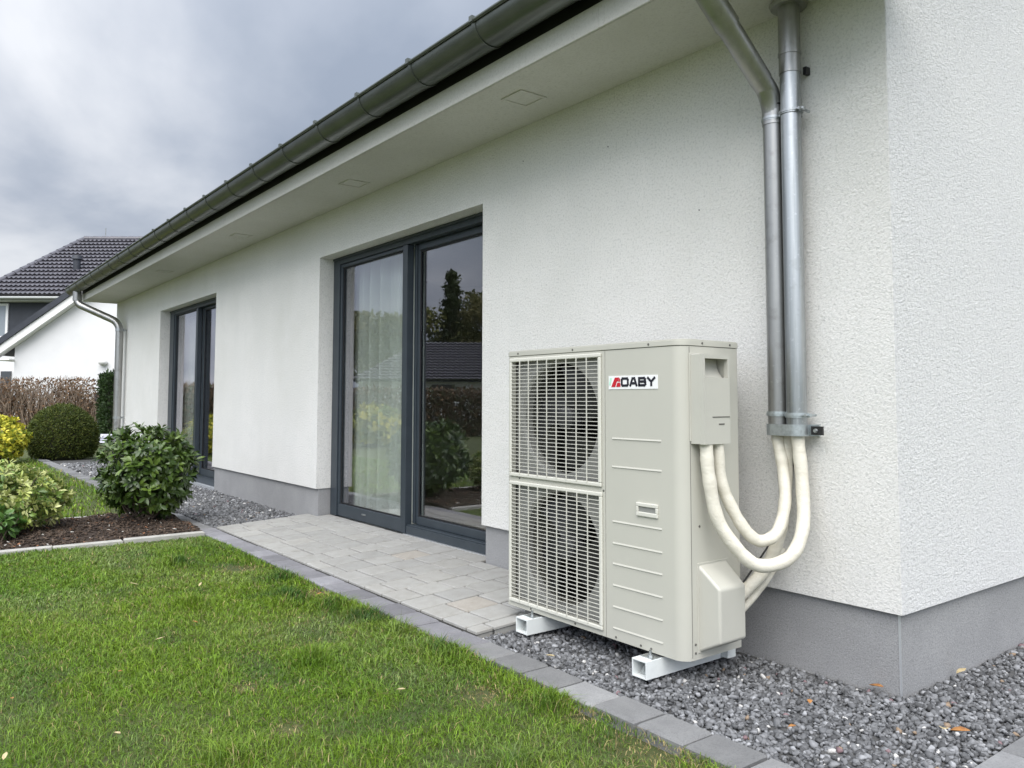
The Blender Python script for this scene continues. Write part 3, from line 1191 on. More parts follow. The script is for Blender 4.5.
curtain(-5.30, -4.13, .375, .10, 2.56, .060, .21, 'sheer white curtain hanging in folds behind the near patio door', 3)
curtain(-11.0, -10.32, .365, .10, 2.56, .035, .16, 'pale curtain bunched behind the farther patio door', 4)
cb = thing('cabinet', 'low pale cabinet standing in the dark room behind the near door', 'cabinet', (-5.25, 2.5, .085))
mb = MB().box((-5.9, 2.3, .14), (-4.6, 2.75, .80))
mb.build('body', mat('pale_cabinet', (.42, .46, .40), .6), cb, bevel=.005)
for x in (-5.85, -4.70):
    MB().box((x, 2.34, .085), (x + .05, 2.70, .14)).build('leg', M['dark_metal'], cb)

# ------------------------------------------------------------------ heat pump
AX0, AX1, AY0, AY1, AZ0, AZ1 = -1.722, -.572, -.562, -.194, .104, 1.379
pump = thing('heat_pump', 'beige two-fan heat pump outdoor unit on white rails beside the white wall', 'heat pump', (-1.146, -.385, 0))
SX1 = -1.010      # seam between fan panel and service panel
ZL = 1.352        # lower edge of lid


def foot(x0, x1, y0, y1, rf, rb, n=6):
    pts = []
    for (cx, cy, a0, rr) in ((x0 + rb, y0 + rb, 180, rb), (x1 - rf, y0 + rf, 270, rf), (x1 - rb, y1 - rb, 0, rb), (x0 + rb, y1 - rb, 90, rb)):
        for k in range(n + 1):
            t = math.radians(a0 + 90 * k / n)
            pts.append((cx + rr * math.cos(t), cy + rr * math.sin(t)))
    return pts


# casing: sides, back, service front; open where the fans are
mb = MB()
pts = foot(AX0, AX1, AY0, AY1, .055, .02)
i_start = min(range(len(pts)), key=lambda i: abs(pts[i][0] - (AX1 - .055)) + abs(pts[i][1] - AY0))
n = len(pts)
strip = [(SX1 + .0015, AY0)] + [pts[(i_start + k) % n] for k in range(n)]
j_end = next(k for k, p in enumerate(strip) if k > 5 and abs(p[0] - (AX0 + .02)) < 1e-6 and abs(p[1] - AY0) < 1e-6)
strip = strip[:j_end + 1]
vs = [(x, y, AZ0) for x, y in strip] + [(x, y, ZL - .002) for x, y in strip]
m_ = len(strip)
mb.add(vs, [(i, i + 1, m_ + i + 1, m_ + i) for i in range(m_ - 1)])
mb.add([(x, y, AZ0) for x, y in pts], [tuple(range(n))[::-1]])
casing = mb.build('casing', M['beige'], pump, smooth=35)
# lid
mb = MB()
p2 = foot(AX0 - .003, AX1 + .003, AY0 - .003, AY1 + .003, .058, .022)
mb.prism(p2, 'z', ZL, AZ1 - .004)
p3 = foot(AX0 + .001, AX1 - .001, AY0 + .001, AY1 - .001, .054, .02)
mb.prism(p3, 'z', AZ1 - .004, AZ1)
lid = mb.build('lid', M['beige'], pump, smooth=35, bevel=.002)
b = MB()
b.prism(foot(AX0 + .004, AX1 - .004, AY0 + .004, AY1 - .004, .05, .02), 'z', ZL - .004, ZL)
b.build('lid_gap', M['black'], lid)


def screw(mb, x, y, z, axis='y', r=.005):
    if axis == 'y':
        mb.tube([(x, y - .003, z), (x, y - .002, z), (x, y + .002, z)], [r * .6, r, r], 10)
    else:
        mb.tube([(x + .003, y, z), (x + .002, y, z), (x - .002, y, z)], [r * .6, r, r], 10)


def add_screw(x, y, z, axis='y'):
    b = MB()
    screw(b, x, y, z, axis)
    b.build('screw', M['screw'], pump, smooth=40)


for x in (-1.63, -1.22, -.748):
    add_screw(x, AY0 - .003, 1.364)
for x in (-1.53, -1.21, -.95, -.806, -.749):
    add_screw(x, AY0, .117)
add_screw(-1.62, AY0, .741)
add_screw(-1.022, AY0, .733)
for y in (-.44, -.26):
    add_screw(AX1 + .003, y, 1.364, 'x')
for (y, z) in ((-.50, .165), (-.50, .132), (-.468, .625)):
    add_screw(AX1, y, z, 'x')

# fan panel with two rectangular openings
G1 = (-1.676, -1.048, .766, 1.322)
G2 = (-1.676, -1.044, .146, .706)
mb = MB()
wall_grid(mb, [AX0 + .02, -1.676, -1.046, SX1 - .0015], [AZ0, G2[2], G2[3], G1[2], G1[3], ZL - .002], {(1, 1), (1, 3)}, AY0, AY0 + .02)
fp = mb.build('fan_panel', M['beige'], pump)
b = MB().box((SX1 - .004, AY0 + .004, AZ0 + .003), (SX1 + .004, AY0 + .012, ZL - .006))
b.build('panel_seam', M['screw'], fp)
# inner chamber
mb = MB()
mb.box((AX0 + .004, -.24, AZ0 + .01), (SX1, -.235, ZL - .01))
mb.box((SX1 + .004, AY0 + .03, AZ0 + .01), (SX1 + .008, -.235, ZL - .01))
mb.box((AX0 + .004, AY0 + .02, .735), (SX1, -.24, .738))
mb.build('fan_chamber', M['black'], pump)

for gi, (x0, x1, z0, z1) in enumerate((G1, G2)):
    cx, cz = (x0 + x1) / 2, (z0 + z1) / 2
    fy = AY0 - .011
    g = MB()
    # raised rim
    e_ = .018
    for (a, b_, c, d) in ((x0 - e_, x1 + e_, z1, z1 + e_), (x0 - e_, x1 + e_, z0 - e_, z0), (x0 - e_, x0, z0, z1), (x1, x1 + e_, z0, z1)):
        g.box((a, fy, c), (b_, AY0 - .0005, d))
    grille = g.build('fan_grille', M['grille'], pump, bevel=.004)
    w = MB()
    nr = 31
    for k in range(1, nr):
        z = z0 + (z1 - z0) * k / nr
        w.box((x0 - .004, fy + .001, z - .0013), (x1 + .004, fy + .005, z + .0013))
    for k in range(1, 9):
        x = x0 + (x1 - x0) * k / 9
        w.box((x - .0017, fy - .003, z0 - .004), (x + .0017, fy + .0015, z1 + .004))
    w.build('grille_bars', M['grille'], grille)
    # shroud plate with round mouth
    R = .277
    yS = AY0 + .034
    seg = 64
    s = MB()
    vs, fs = [], []
    for k in range(seg):
        t = 2 * PI * k / seg
        c, s_ = math.cos(t), math.sin(t)
        sc = 1 / max(abs(c) / ((x1 - x0) / 2 + .006), abs(s_) / ((z1 - z0) / 2 + .006))
        vs += [(cx + c * sc, yS, cz + s_ * sc), (cx + c * R, yS, cz + s_ * R), (cx + c * (R - .012), yS + .012, cz + s_ * (R - .012)), (cx + c * (R - .012), yS + .055, cz + s_ * (R - .012))]
    for k in range(seg):
        a, b_ = k * 4, ((k + 1) % seg) * 4
        for j in range(3):
            fs.append((a + j, b_ + j, b_ + j + 1, a + j + 1))
    s.add(vs, fs)
    s.build('fan_shroud', M['shroud'], grille, smooth=40)
    f = MB()
    nb = 3
    for k in range(nb):
        a0 = 2 * PI * k / nb + .5 + gi * .8
        rings = []
        for i in range(9):
            rr = .05 + (R - .035 - .05) * i / 8
            half = math.radians(46 - 8 * i / 8)
            row = []
            for j in range(9):
                t = a0 + half * (j / 8 * 2 - 1) + .5 * (i / 8)
                row.append((cx + rr * math.cos(t), yS + .095 - .055 * (j / 8) + .01 * math.sin(PI * j / 8), cz + rr * math.sin(t)))
            rings.append(row)
        vs = [p for row in rings for p in row]
        f.add(vs, [(i * 9 + j, i * 9 + j + 1, (i + 1) * 9 + j + 1, (i + 1) * 9 + j) for i in range(8) for j in range(8)])
    f.build('fan_blades', M['fan'], grille, smooth=60)
    h = MB().tube([(cx, yS + .032, cz), (cx, yS + .034, cz), (cx, yS + .04, cz), (cx, yS + .12, cz)], [.01, .05, .056, .06], 28)
    h.build('fan_hub', M['hub'], grille, smooth=50)

# pressed ribs of the service panel
for z in (.962, .840, .605, .512, .424, .333, .242, .152):
    b = MB()
    b.add([(-.968, AY0 + .0005, z + .0075), (-.684, AY0 + .0005, z + .0075), (-.688, AY0 - .0036, z), (-.964, AY0 - .0036, z), (-.968, AY0 + .0005, z - .0022), (-.684, AY0 + .0005, z - .0022)],
          [(3, 2, 1, 0), (5, 2, 3, 4), (0, 4, 3), (1, 2, 5)])
    b.build('pressed_rib', M['beige'], casing)
# small grip
b = MB()
x0, x1, z0, z1 = -.823, -.704, .648, .704
b.box((x0, AY0 - .008, z1 - .016), (x1, AY0 + .001, z1))
b.box((x0, AY0 - .008, z0), (x1, AY0 + .001, z0 + .018))
b.box((x0, AY0 - .008, z0 + .018), (x0 + .012, AY0 + .001, z1 - .016))
b.box((x1 - .012, AY0 - .008, z0 + .018), (x1, AY0 + .001, z1 - .016))
gp = b.build('grip', M['grille'], pump, bevel=.003)
b = MB().box((x0 + .012, AY0 - .002, z0 + .018), (x1 - .012, AY0 + .0005, z1 - .016))
b.build('grip_recess', M['shroud'], gp)
# side corner seam
b = MB()
b.box((AX1 - .001, -.5185, AZ0 + .01), (AX1 + .0008, -.517, ZL - .004))
b.build('side_seam', mat('seam_shadow', (.20, .195, .175), .6), casing)

# logo sticker
lg = MB().box((-.985, AY0 - .0022, 1.178), (-.700, AY0 + .001, 1.236)).build('logo_sticker', M['sticker'], pump)


def text_mesh(txt, size, x, z, y, material, parent, bold=.0, sx=1.0, name='logo_lettering'):
    cu = bpy.data.curves.new('t', 'FONT')
    cu.body = txt
    cu.size = size
    cu.extrude = .0006
    cu.offset = bold
    cu.space_character = 1.08
    ob = bpy.data.objects.new('t', cu)
    COL.objects.link(ob)
    dg = bpy.context.evaluated_depsgraph_get()
    me = bpy.data.meshes.new_from_object(ob.evaluated_get(dg))
    V = [(x + v.co.x * sx, y - v.co.z, z + v.co.y) for v in me.vertices]
    Fc = [tuple(p.vertices) for p in me.polygons]
    bpy.data.objects.remove(ob)
    m2 = MB()
    m2.add(V, Fc)
    return m2.build(name, material, parent)


yl = AY0 - .0030
def strokes(paths, x, z, w, h, th, kk=[0]):
    b = MB()
    for pa in paths:
        for (p, q_) in zip(pa[:-1], pa[1:]):
            kk[0] += 1
            a, c = Vector((x + p[0] * w, 0, z + p[1] * h)), Vector((x + q_[0] * w, 0, z + q_[1] * h))
            d = (c - a)
            ln = d.length
            d.normalize()
            e2 = Vector((-d.z, 0, d.x))
            mid_ = (a + c) / 2
            b.obox((mid_.x, yl - .00003 * (kk[0] % 9), mid_.z), d * (ln / 2 + th * .42), e2 * th / 2, (0, .0005, 0))
    return b


lx, lw, lh, lz = -.904, .036, .030, 1.1935
GL_ = {'O': [[(.12, .0), (.88, .0), (1, .18), (1, .82), (.88, 1), (.12, 1), (0, .82), (0, .18), (.12, 0)]],
       'A': [[(0, 0), (.34, 1), (.66, 1), (1, 0)], [(.2, .30), (.8, .30)]],
       'B': [[(0, 0), (0, 1), (.8, 1), (.95, .86), (.95, .64), (.8, .52), (0, .52)], [(.8, .52), (1, .38), (1, .14), (.84, 0), (0, 0)]],
       'Y': [[(0, 1), (.5, .48), (1, 1)], [(.5, .48), (.5, 0)]]}
for ch in 'OABY':
    strokes(GL_[ch], lx, lz, lw, lh, .0104).build('logo_letter', M['logoblack'], lg)
    lx += lw + .0145
b = MB()
# red slanted letter A emblem
b.prism([(-.968, 1.188), (-.944, 1.188), (-.9335, 1.212), (-.927, 1.212), (-.922, 1.229), (-.945, 1.229)], 'y', yl - .0006, yl + .0006)
b.prism([(-.938, 1.188), (-.912, 1.188), (-.914, 1.2065), (-.9305, 1.2065)], 'y', yl - .0006, yl + .0006)
b.prism([(-.925, 1.2105), (-.914, 1.2105), (-.9145, 1.222), (-.920, 1.229)], 'y', yl - .0006, yl + .0006)
b.build('logo_emblem', M['logored'], lg)
b = MB().prism([(-.982, 1.196), (-.972, 1.196), (-.965, 1.228), (-.975, 1.228)], 'y', yl - .0004, yl + .0006)
b.build('logo_flash', mat('logo_pale_green', (.45, .74, .58), .4), lg)

# upper pipe cover with hand recess, on the right side
CX0, CX1 = AX1, -.502
cy0, cy1, cz0, cz1 = -.515, -.352, .956, 1.316
b = MB()
# shell with an opening in its outer face: built as wall grid facing +x plus sides
wall_grid(b, [cy0, cy0 + .008, cy1 - .012, cy1], [cz0, 1.222, 1.298, cz1], {(1, 1)}, CX1 - .02, CX1, axis='x')
b.box((CX0 - .001, cy0, cz0), (CX1 - .0201, cy0 + .004, cz1))
b.box((CX0 - .001, cy1 - .004, cz0), (CX1 - .0201, cy1, cz1))
b.box((CX0 - .001, cy0 + .004, cz1 - .004), (CX1 - .0201, cy1 - .004, cz1))
b.box((CX0 - .001, cy0 + .004, cz0), (CX1 - .0201, cy1 - .004, cz0 + .004))
pc = b.build('pipe_cover', M['beige2'], pump, bevel=.005, bseg=3)
b = MB()
# curved scoop in the recess
ya, yb = cy0 + .007, cy1 - .010
sc = []
for k in range(9):
    t = k / 8
    sc.append((CX1 - .003 - .056 * math.sin(t * PI / 2), 1.214 + .085 * (1 - math.cos(t * PI / 2)) ))
vs = [(x, ya, z) for x, z in sc] + [(x, yb, z) for x, z in sc]
b.add(vs, [(i, i + 1, 9 + i + 1, 9 + i) for i in range(8)])
b.build('hand_scoop', M['beige2'], pc, smooth=60)
b = MB()
b.box((CX1 - .001, cy0 + .05, 1.062), (CX1 + .0015, cy1 - .004, 1.066))
b.box((CX1 - .001, cy0 + .09, 1.032), (CX1 + .001, cy0 + .125, 1.038))
b.build('cover_marking', M['screw'], pc)
b = MB().box((CX0 - .001, cy0 - .006, cz0 + .01), (CX0 + .004, cy1 + .006, cz1 + .006))
b.build('cover_flange', M['beige2'], pc, bevel=.002)
# lower valve cover
b = MB()
vy0, vy1, vx1 = -.478, -.300, -.472
prof = [(AX1 - .001, .130), (vx1, .182), (vx1, .392), (AX1 - .001, .474)]
vs = [(x, vy0 + (.006 if i in (1, 2) else 0), z) for i, (x, z) in enumerate(prof)] + [(x, vy1 - (.008 if i in (1, 2) else 0), z) for i, (x, z) in enumerate(prof)]
b.add(vs, [(0, 1, 2, 3), (7, 6, 5, 4), (1, 5, 6, 2), (2, 6, 7, 3), (0, 4, 5, 1)])
b.build('valve_cover', M['beige2'], pump, bevel=.010, bseg=4, smooth=30)
b = MB().box((AX1 - .001, -.486, .128), (AX1 + .003, -.29, .480))
b.build('cover_backplate', M['beige2'], pump, bevel=.002)

# rails
for (xa, xb) in ((-1.533, -1.447), (-.772, -.694)):
    ya, yb, za, zb_ = -.652, -.13, .024, .094
    th = .005
    b = MB()
    wall_grid(b, [xa, xa + th, xb - th, xb], [za, za + th, zb_ - th, zb_], {(1, 1)}, ya, yb)
    rl = b.build('support_rail', M['rail'], pump, bevel=.0015)
    for y in (-.53, -.25):
        c = MB()
        xm = (xa + xb) / 2 + .006
        c.tube([(xm, y, .094), (xm, y, .098), (xm, y, .103)], [.030, .026, .018], 16)
        c.build('rubber_pad', M['rubber'], rl, smooth=30)
    c = MB()
    xm = (xa + xb) / 2 + .004
    c.cyl((xm, -.59, .094), (xm, -.59, .122), .006, seg=10)
    c.cyl((xm, -.59, .094), (xm, -.59, .104), .0125, seg=6)
    c.box((xm - .034, -.612, .0942), (xm + .030, -.55, .0975))
    c.build('bolt', M['steel'], rl)
    c = MB().prism([(xa + .016, za + .006), (xb - .030, za + .006), (xa + .046, zb_ - .012)], 'y', ya + .03, ya + .06)
    c.build('rail_insert', M['steel'], rl)
b = MB().box((-.6935, -.19, .03), (-.655, -.135, .08))
b.build('rail_end_foot', M['rail'], pump, bevel=.003)


# hoses
def catmull(pts, n=10):
    P = [Vector(p) for p in pts]
    P = [P[0] * 2 - P[1]] + P + [P[-1] * 2 - P[-2]]
    out = []
    for i in range(1, len(P) - 2):
        for k in range(n):
            t = k / n
            a, b_, c, d = P[i - 1:i + 3]
            out.append(.5 * ((2 * b_) + (c - a) * t + (2 * a - 5 * b_ + 4 * c - d) * t * t + (3 * b_ - a - 3 * c + d) * t ** 3))
    out.append(P[-2])
    return out


def hosep(name, pts, r_, seed):
    rr = random.Random(seed)
    path = catmull(pts)
    rs = [r_ * (1 + .035 * math.sin(i * .9 + seed) + rr.uniform(-.02, .02)) for i in range(len(path))]
    return MB().tube(path, rs, 18).build(name, M['hose'], pump, smooth=70)


hosep('insulated_hose', [(-.535, -.470, .99), (-.530, -.470, .94), (-.522, -.468, .83), (-.500, -.440, .655), (-.432, -.375, .52), (-.385, -.31, .480), (-.325, -.22, .515), (-.322, -.135, .62), (-.352, -.085, .79), (-.372, -.078, .97), (-.374, -.078, 1.04)], .0265, 1)
hosep('insulated_hose', [(-.535, -.395, .99), (-.532, -.395, .94), (-.525, -.385, .80), (-.490, -.345, .672), (-.455, -.30, .590), (-.430, -.25, .565), (-.405, -.185, .600), (-.408, -.125, .71), (-.440, -.085, .84), (-.468, -.078, .965), (-.474, -.078, 1.04)], .0245, 2)
hosep('insulated_hose', [(-.56, -.33, .27), (-.545, -.275, .315), (-.505, -.14, .42), (-.470, -.085, .55), (-.452, -.06, .70), (-.448, -.05, .86), (-.45, -.045, 1.0)], .0255, 3)
hosep('insulated_hose', [(-.565, -.33, .22), (-.555, -.26, .25), (-.535, -.15, .33), (-.515, -.06, .42), (-.505, -.012, .50)], .019, 5)
MB().tube(catmull([(-.420, -.03, 1.0), (-.438, -.012, .90), (-.452, -.010, .78), (-.472, -.012, .68), (-.515, -.014, .585), (-.548, -.05, .50), (-.56, -.22, .36)]), .0042, 8).build('power_cable', M['cable'], pump, smooth=60)


# ------------------------------------------------------------------ plants
def leaf_mesh(pos, d, nrm, length, width, tint, r, droop=.25, fold=.25):
    """leaves: base pos, pointing d, upper side nrm; 6-point blade folded along the midrib, two rows"""
    n = len(pos)
    d = d / np.linalg.norm(d, axis=1)[:, None]
    s = np.cross(d, nrm)
    s /= np.maximum(np.linalg.norm(s, axis=1), 1e-6)[:, None]
    u = np.cross(s, d)
    Ls, W = length[:, None], width[:, None]
    prof = [(0, .06), (.35, .42), (.7, .46), (1.0, .03)]
    rows = []
    for (t, w) in prof:
        c = pos + d * Ls * t - u * Ls * droop * t * t
        rows += [c - s * W * w + u * W * fold * w, c, c + s * W * w + u * W * fold * w]
    V = np.stack(rows, 1)
    base = (np.arange(n) * 12)[:, None]
    q = []
    for k in range(3):
        a = 3 * k
        q += [[a, a + 1, a + 4, a + 3], [a + 1, a + 2, a + 5, a + 4]]
    F_ = (base[:, None, :] + np.array(q)[None]).reshape(-1, 4)
    return V.reshape(-1, 3), F_, np.repeat(tint, 12, 0)


def unit(v):
    return v / np.maximum(np.linalg.norm(v, axis=-1, keepdims=True), 1e-9)


def lumpy(dirs, seed, amp):
    rr = np.random.default_rng(seed)
    out = np.ones(len(dirs))
    for k in range(14):
        c = unit(rr.normal(size=3))
        out += amp * rr.uniform(-1, 1) * np.exp((dirs @ c - 1) * 9)
    return out


def whorl_bush(name, label, cat, loc, rad, ntips, leaves, ln, wd, cols, seed, material, amp=.25, up=.35, inner=.35, trunk=True, zc=None, flat_bottom=-.75, group=None):
    """shrub of leaf whorls on branch tips; rad=(rx,ry,rz)"""
    r = np.random.default_rng(seed)
    t = thing(name, label, cat, loc, group)
    zc = rad[2] * .95 if zc is None else zc
    d = unit(r.normal(size=(ntips * 2, 3)))
    d = d[d[:, 2] > flat_bottom][:ntips]
    n = len(d)
    depth = np.where(r.random(n) < inner, r.uniform(.45, .9, n), r.uniform(.88, 1.04, n))
    tip = d * np.array(rad) * (lumpy(d, seed + 1, amp) * depth)[:, None] + np.array(loc) + np.array([0, 0, zc])
    axis = unit(d + np.array([0, 0, up]) + r.normal(0, .25, (n, 3)))
    # whorl
    m = n * leaves
    A = np.repeat(axis, leaves, 0)
    P = np.repeat(tip, leaves, 0)
    ref = unit(np.cross(A, r.normal(size=(m, 3))))
    ang = r.uniform(.5, 1.35, m)
    dr = unit(A * np.cos(ang)[:, None] + ref * np.sin(ang)[:, None])
    P = P + dr * .012 - A * (r.random(m) * ln * .5)[:, None]
    tn = np.array(cols)[r.integers(0, len(cols), n)]
    T = np.repeat(tn, leaves, 0) * r.uniform(.75, 1.25, (m, 1))
    V, F_, TT = leaf_mesh(P, dr, A, ln * r.uniform(.7, 1.2, m), wd * r.uniform(.75, 1.15, m), T, r)
    np_mesh('foliage', V, F_, 4, material, t, tint=TT, smooth=True)
    mb = MB()
    sel = r.choice(n, min(n, 60), replace=False)
    for i in sel:
        a = Vector((loc[0] + r.normal(0, .04), loc[1] + r.normal(0, .04), loc[2]))
        b_ = Vector(tip[i])
        mid_ = a * .5 + b_ * .5 + Vector((0, 0, -.04))
        mb.tube([a, mid_, b_], [.012, .008, .004], 6)
    mb.build('stem', M['bark'], t, smooth=60)
    return t


whorl_bush('rhododendron', 'rounded dark green glossy rhododendron at the corner of the bed beside the gravel strip', 'shrub', (-6.07, -1.255, .04), (.385, .385, .395),
           560, 8, .076, .031, [(.050, .092, .015), (.070, .122, .019), (.034, .066, .013), (.105, .165, .028), (.054, .096, .018)], 31, M['leaf'], amp=.16, zc=.45, flat_bottom=-.92)
whorl_bush('variegated_shrub', 'low shrub with pale cream-edged green leaves at the left end of the bed', 'shrub', (-6.15, -2.42, .04), (.41, .57, .27),
           820, 8, .052, .021, [(.30, .36, .08), (.17, .26, .05), (.50, .52, .22), (.10, .17, .035), (.37, .41, .12)], 41, M['leaf'], amp=.18, zc=.28)
whorl_bush('leafy_plant', 'small fresh green leafy plant in front of the pale-edged shrub', 'plant', (-5.72, -2.46, .04), (.15, .20, .09),
           90, 6, .075, .03, [(.07, .15, .03), (.09, .18, .04), (.05, .11, .025)], 43, M['leaf'], amp=.15, zc=.13)
whorl_bush('golden_shrub', 'bright yellow shrub left of the clipped green ball', 'shrub', (-14.9, -1.75, 0), (.60, .62, .42),
           900, 8, .062, .034, [(.56, .52, .05), (.50, .48, .045), (.36, .38, .04), (.68, .62, .09), (.22, .28, .035)], 47, M['leafmatt'], amp=.2, zc=.42)


def needle_shape(name, label, cat, loc, fn, n, ln, wd, cols, seed, core=None, group=None, up=.2):
    """clipped evergreen: short needles standing off a closed surface fn(u,v)->(pos, normal)"""
    r = np.random.default_rng(seed)
    t = thing(name, label, cat, loc, group)
    p, nn = fn(r, n)
    p = p + np.array(loc) + nn * r.uniform(-.09, .018, (n, 1))
    dr = unit(nn + np.array([0, 0, up]) + r.normal(0, .7, (n, 3)))
    T = np.array(cols)[r.integers(0, len(cols), n)] * r.uniform(.7, 1.3, (n, 1))
    V, F_, TT = leaf_mesh(p, dr, nn + r.normal(0, .4, (n, 3)), ln * r.uniform(.6, 1.3, n), np.full(n, wd), T, r, droop=.1)
    fo = np_mesh('foliage', V, F_, 4, M['leafmatt'], t, tint=TT)
    if core:
        core(t)
    return t


def ball_fn(rx, ry, rz, zc):
    def fn(r, n):
        d = unit(r.normal(size=(n * 2, 3)))
        d = d[d[:, 2] > -.60][:n]
        while len(d) < n:
            d = np.concatenate([d, d])[:n]
        k = lumpy(d, 77, .05)[:, None]
        p = d * np.array([rx, ry, rz]) * k + np.array([0, 0, zc])
        return p, unit(d / np.array([rx, ry, rz]))
    return fn


def ball_core(loc, rx, ry, rz, zc):
    def f(t):
        bm = bmesh.new()
        bmesh.ops.create_icosphere(bm, subdivisions=3, radius=1)
        mb = MB()
        mb.add([(v.co.x * rx * .92 + loc[0], v.co.y * ry * .92 + loc[1], v.co.z * rz * .92 + zc + loc[2]) for v in bm.verts], [tuple(v.index for v in f_.verts) for f_ in bm.faces])
        bm.free()
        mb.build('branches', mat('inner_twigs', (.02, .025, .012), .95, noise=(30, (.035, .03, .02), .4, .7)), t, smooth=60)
    return f


bl = (-15.72, -.53, 0)
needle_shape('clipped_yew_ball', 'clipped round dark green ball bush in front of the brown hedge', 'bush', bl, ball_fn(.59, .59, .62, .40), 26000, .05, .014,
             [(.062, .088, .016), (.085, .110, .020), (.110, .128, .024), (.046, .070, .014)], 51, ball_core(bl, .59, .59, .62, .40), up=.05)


def box_fn(lx, ly, lz):
    def fn(r, n):
        f = r.random(n)
        p = np.stack([r.uniform(-lx, lx, n), r.uniform(-ly, ly, n), r.uniform(.05, lz, n)], -1)
        nn = np.zeros((n, 3))
        a = f < .4
        b_ = (f >= .4) & (f < .8)
        c = f >= .8
        sgn = np.where(r.random(n) < .5, -1, 1)
        p[a, 0] = (lx * sgn)[a]
        nn[a, 0] = sgn[a]
        p[b_, 1] = (ly * sgn)[b_]
        nn[b_, 1] = sgn[b_]
        p[c, 2] = lz
        nn[c, 2] = 1
        p += r.normal(0, .03, (n, 3))
        return p, nn
    return fn


def box_core(loc, lx, ly, lz):
    def f(t):
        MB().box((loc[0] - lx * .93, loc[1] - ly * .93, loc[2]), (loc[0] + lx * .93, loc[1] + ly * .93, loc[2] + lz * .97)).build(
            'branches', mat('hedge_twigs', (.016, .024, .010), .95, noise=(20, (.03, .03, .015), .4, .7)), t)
    return f


hl = (-20.35, 1.55, 0)
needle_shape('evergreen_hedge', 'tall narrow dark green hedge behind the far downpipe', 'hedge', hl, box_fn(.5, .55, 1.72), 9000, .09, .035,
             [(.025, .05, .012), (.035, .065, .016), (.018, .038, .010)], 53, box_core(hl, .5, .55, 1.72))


# neighbourhood frame: e1 = to the right as seen, e2 = away
E1 = Vector((R0.x, R0.y, 0)).normalized()
E2 = Vector((F0.x, F0.y, 0)).normalized()


def NB_(u, w, z):
    """point at u metres right and w metres ahead of the viewpoint, height z"""
    p = Vector((CAM.x, CAM.y, 0)) + E1 * u + E2 * w
    return Vector((p.x, p.y, z))


# brown beech hedge: twigs and withered leaves
c0 = NB_(-15.6, 22.3, 0)
hedge = thing('beech_hedge', 'leafless brown hedge of upright twigs in front of the neighbouring white house', 'hedge', (c0.x, c0.y, 0))
mb = MB()
rr = random.Random(9)
for k in range(1700):
    u = rr.uniform(-20.5, -11.35)
    w = 22.3 + rr.uniform(-.35, .35)
    h = 1.72 * rr.uniform(.72, 1.04) if u < -11.8 else rr.uniform(.9, 1.6)
    z0 = rr.uniform(0, .8) if rr.random() < .6 else 0
    a = NB_(u, w, z0)
    b_ = NB_(u + rr.gauss(0, .14), w + rr.gauss(0, .08), z0 + (h - z0) * .55)
    c = NB_(u + rr.gauss(0, .24), w + rr.gauss(0, .10), h)
    mb.tube([a, b_, c], [.014, .011, .005], 4, caps=False)
mb.build('twigs', M['twig'], hedge)
r = np.random.default_rng(61)
n = 15000
u = r.uniform(-20.5, -11.45, n)
w = 22.3 + r.uniform(-.38, .38, n)
z = r.uniform(.25, 1.70, n)
dens = vnoise(u, z * 1.0, 1.6, 31)
k = r.random(n) < np.clip(1.9 * dens - .25, .05, 1)
u, w, z = u[k], w[k], z[k]
n = len(u)
P = np.array([CAM.x, CAM.y, 0]) + np.outer(u, np.array(E1)) + np.outer(w, np.array(E2))
P[:, 2] = z
T = np.array([(.15, .085, .045), (.20, .115, .06), (.10, .06, .035), (.25, .16, .09)])[r.integers(0, 4, n)] * r.uniform(.7, 1.25, (n, 1))
V, F_, TT = leaf_mesh(P, r.normal(size=(n, 3)), r.normal(size=(n, 3)), r.uniform(.05, .09, n), r.uniform(.03, .055, n), T, r)
np_mesh('withered_leaves', V, F_, 4, M['leafmatt'], hedge, tint=TT)


# ------------------------------------------------------------------ neighbouring house
def U(px, w):
    return (px - 505.2) / 797.7 * w


c0 = NB_(U(60, 30), 30, 0)
nh = thing('neighbour_house', 'white gabled house with dark tiled roof and slate-clad upper storey', 'house', (c0.x, c0.y, 0))


def poly_wall(mb, pts, w0, w1):
    """vertical wall in the view-parallel plane: pts (u,z)"""
    n = len(pts)
    vs = [NB_(u, w0, z) for u, z in pts] + [NB_(u, w1, z) for u, z in pts]
    fs = [tuple(range(n)), tuple(range(n, 2 * n))[::-1]] + [(i, n + i, n + (i + 1) % n, (i + 1) % n) for i in range(n)]
    mb.add(vs, fs)
    return mb


def zpx(py, w):
    return 1.13 + (400.5 - py) / 797.7 * w


# gabled front wing (white) : left wall corner px 14, rake (14,347) -> (75,303) -> apex
wW = 27.0
uL = U(14, wW)
sl = (zpx(303, wW) - zpx(347, wW)) / (U(75, wW) - U(14, wW))
uA = U(178, wW)
zc = zpx(349, wW)
zA = zc + sl * (uA - uL)
mb = MB()
uR = uA + (uA - uL)
poly_wall(mb, [(uL, -.1), (uR, -.1), (uR, zc), (uA, zA), (uL, zc)], wW, wW + 4.2)
nw = mb.build('wall', M['nwall'], nh)


def rake(mb, u0, z0, u1, z1, th0, th1, w0, w1):
    """sloping band between offsets th0..th1 (vertical) over the rake line"""
    poly_wall(mb, [(u0, z0 + th0), (u1, z1 + th0), (u1, z1 + th1), (u0, z0 + th1)], w0, w1)


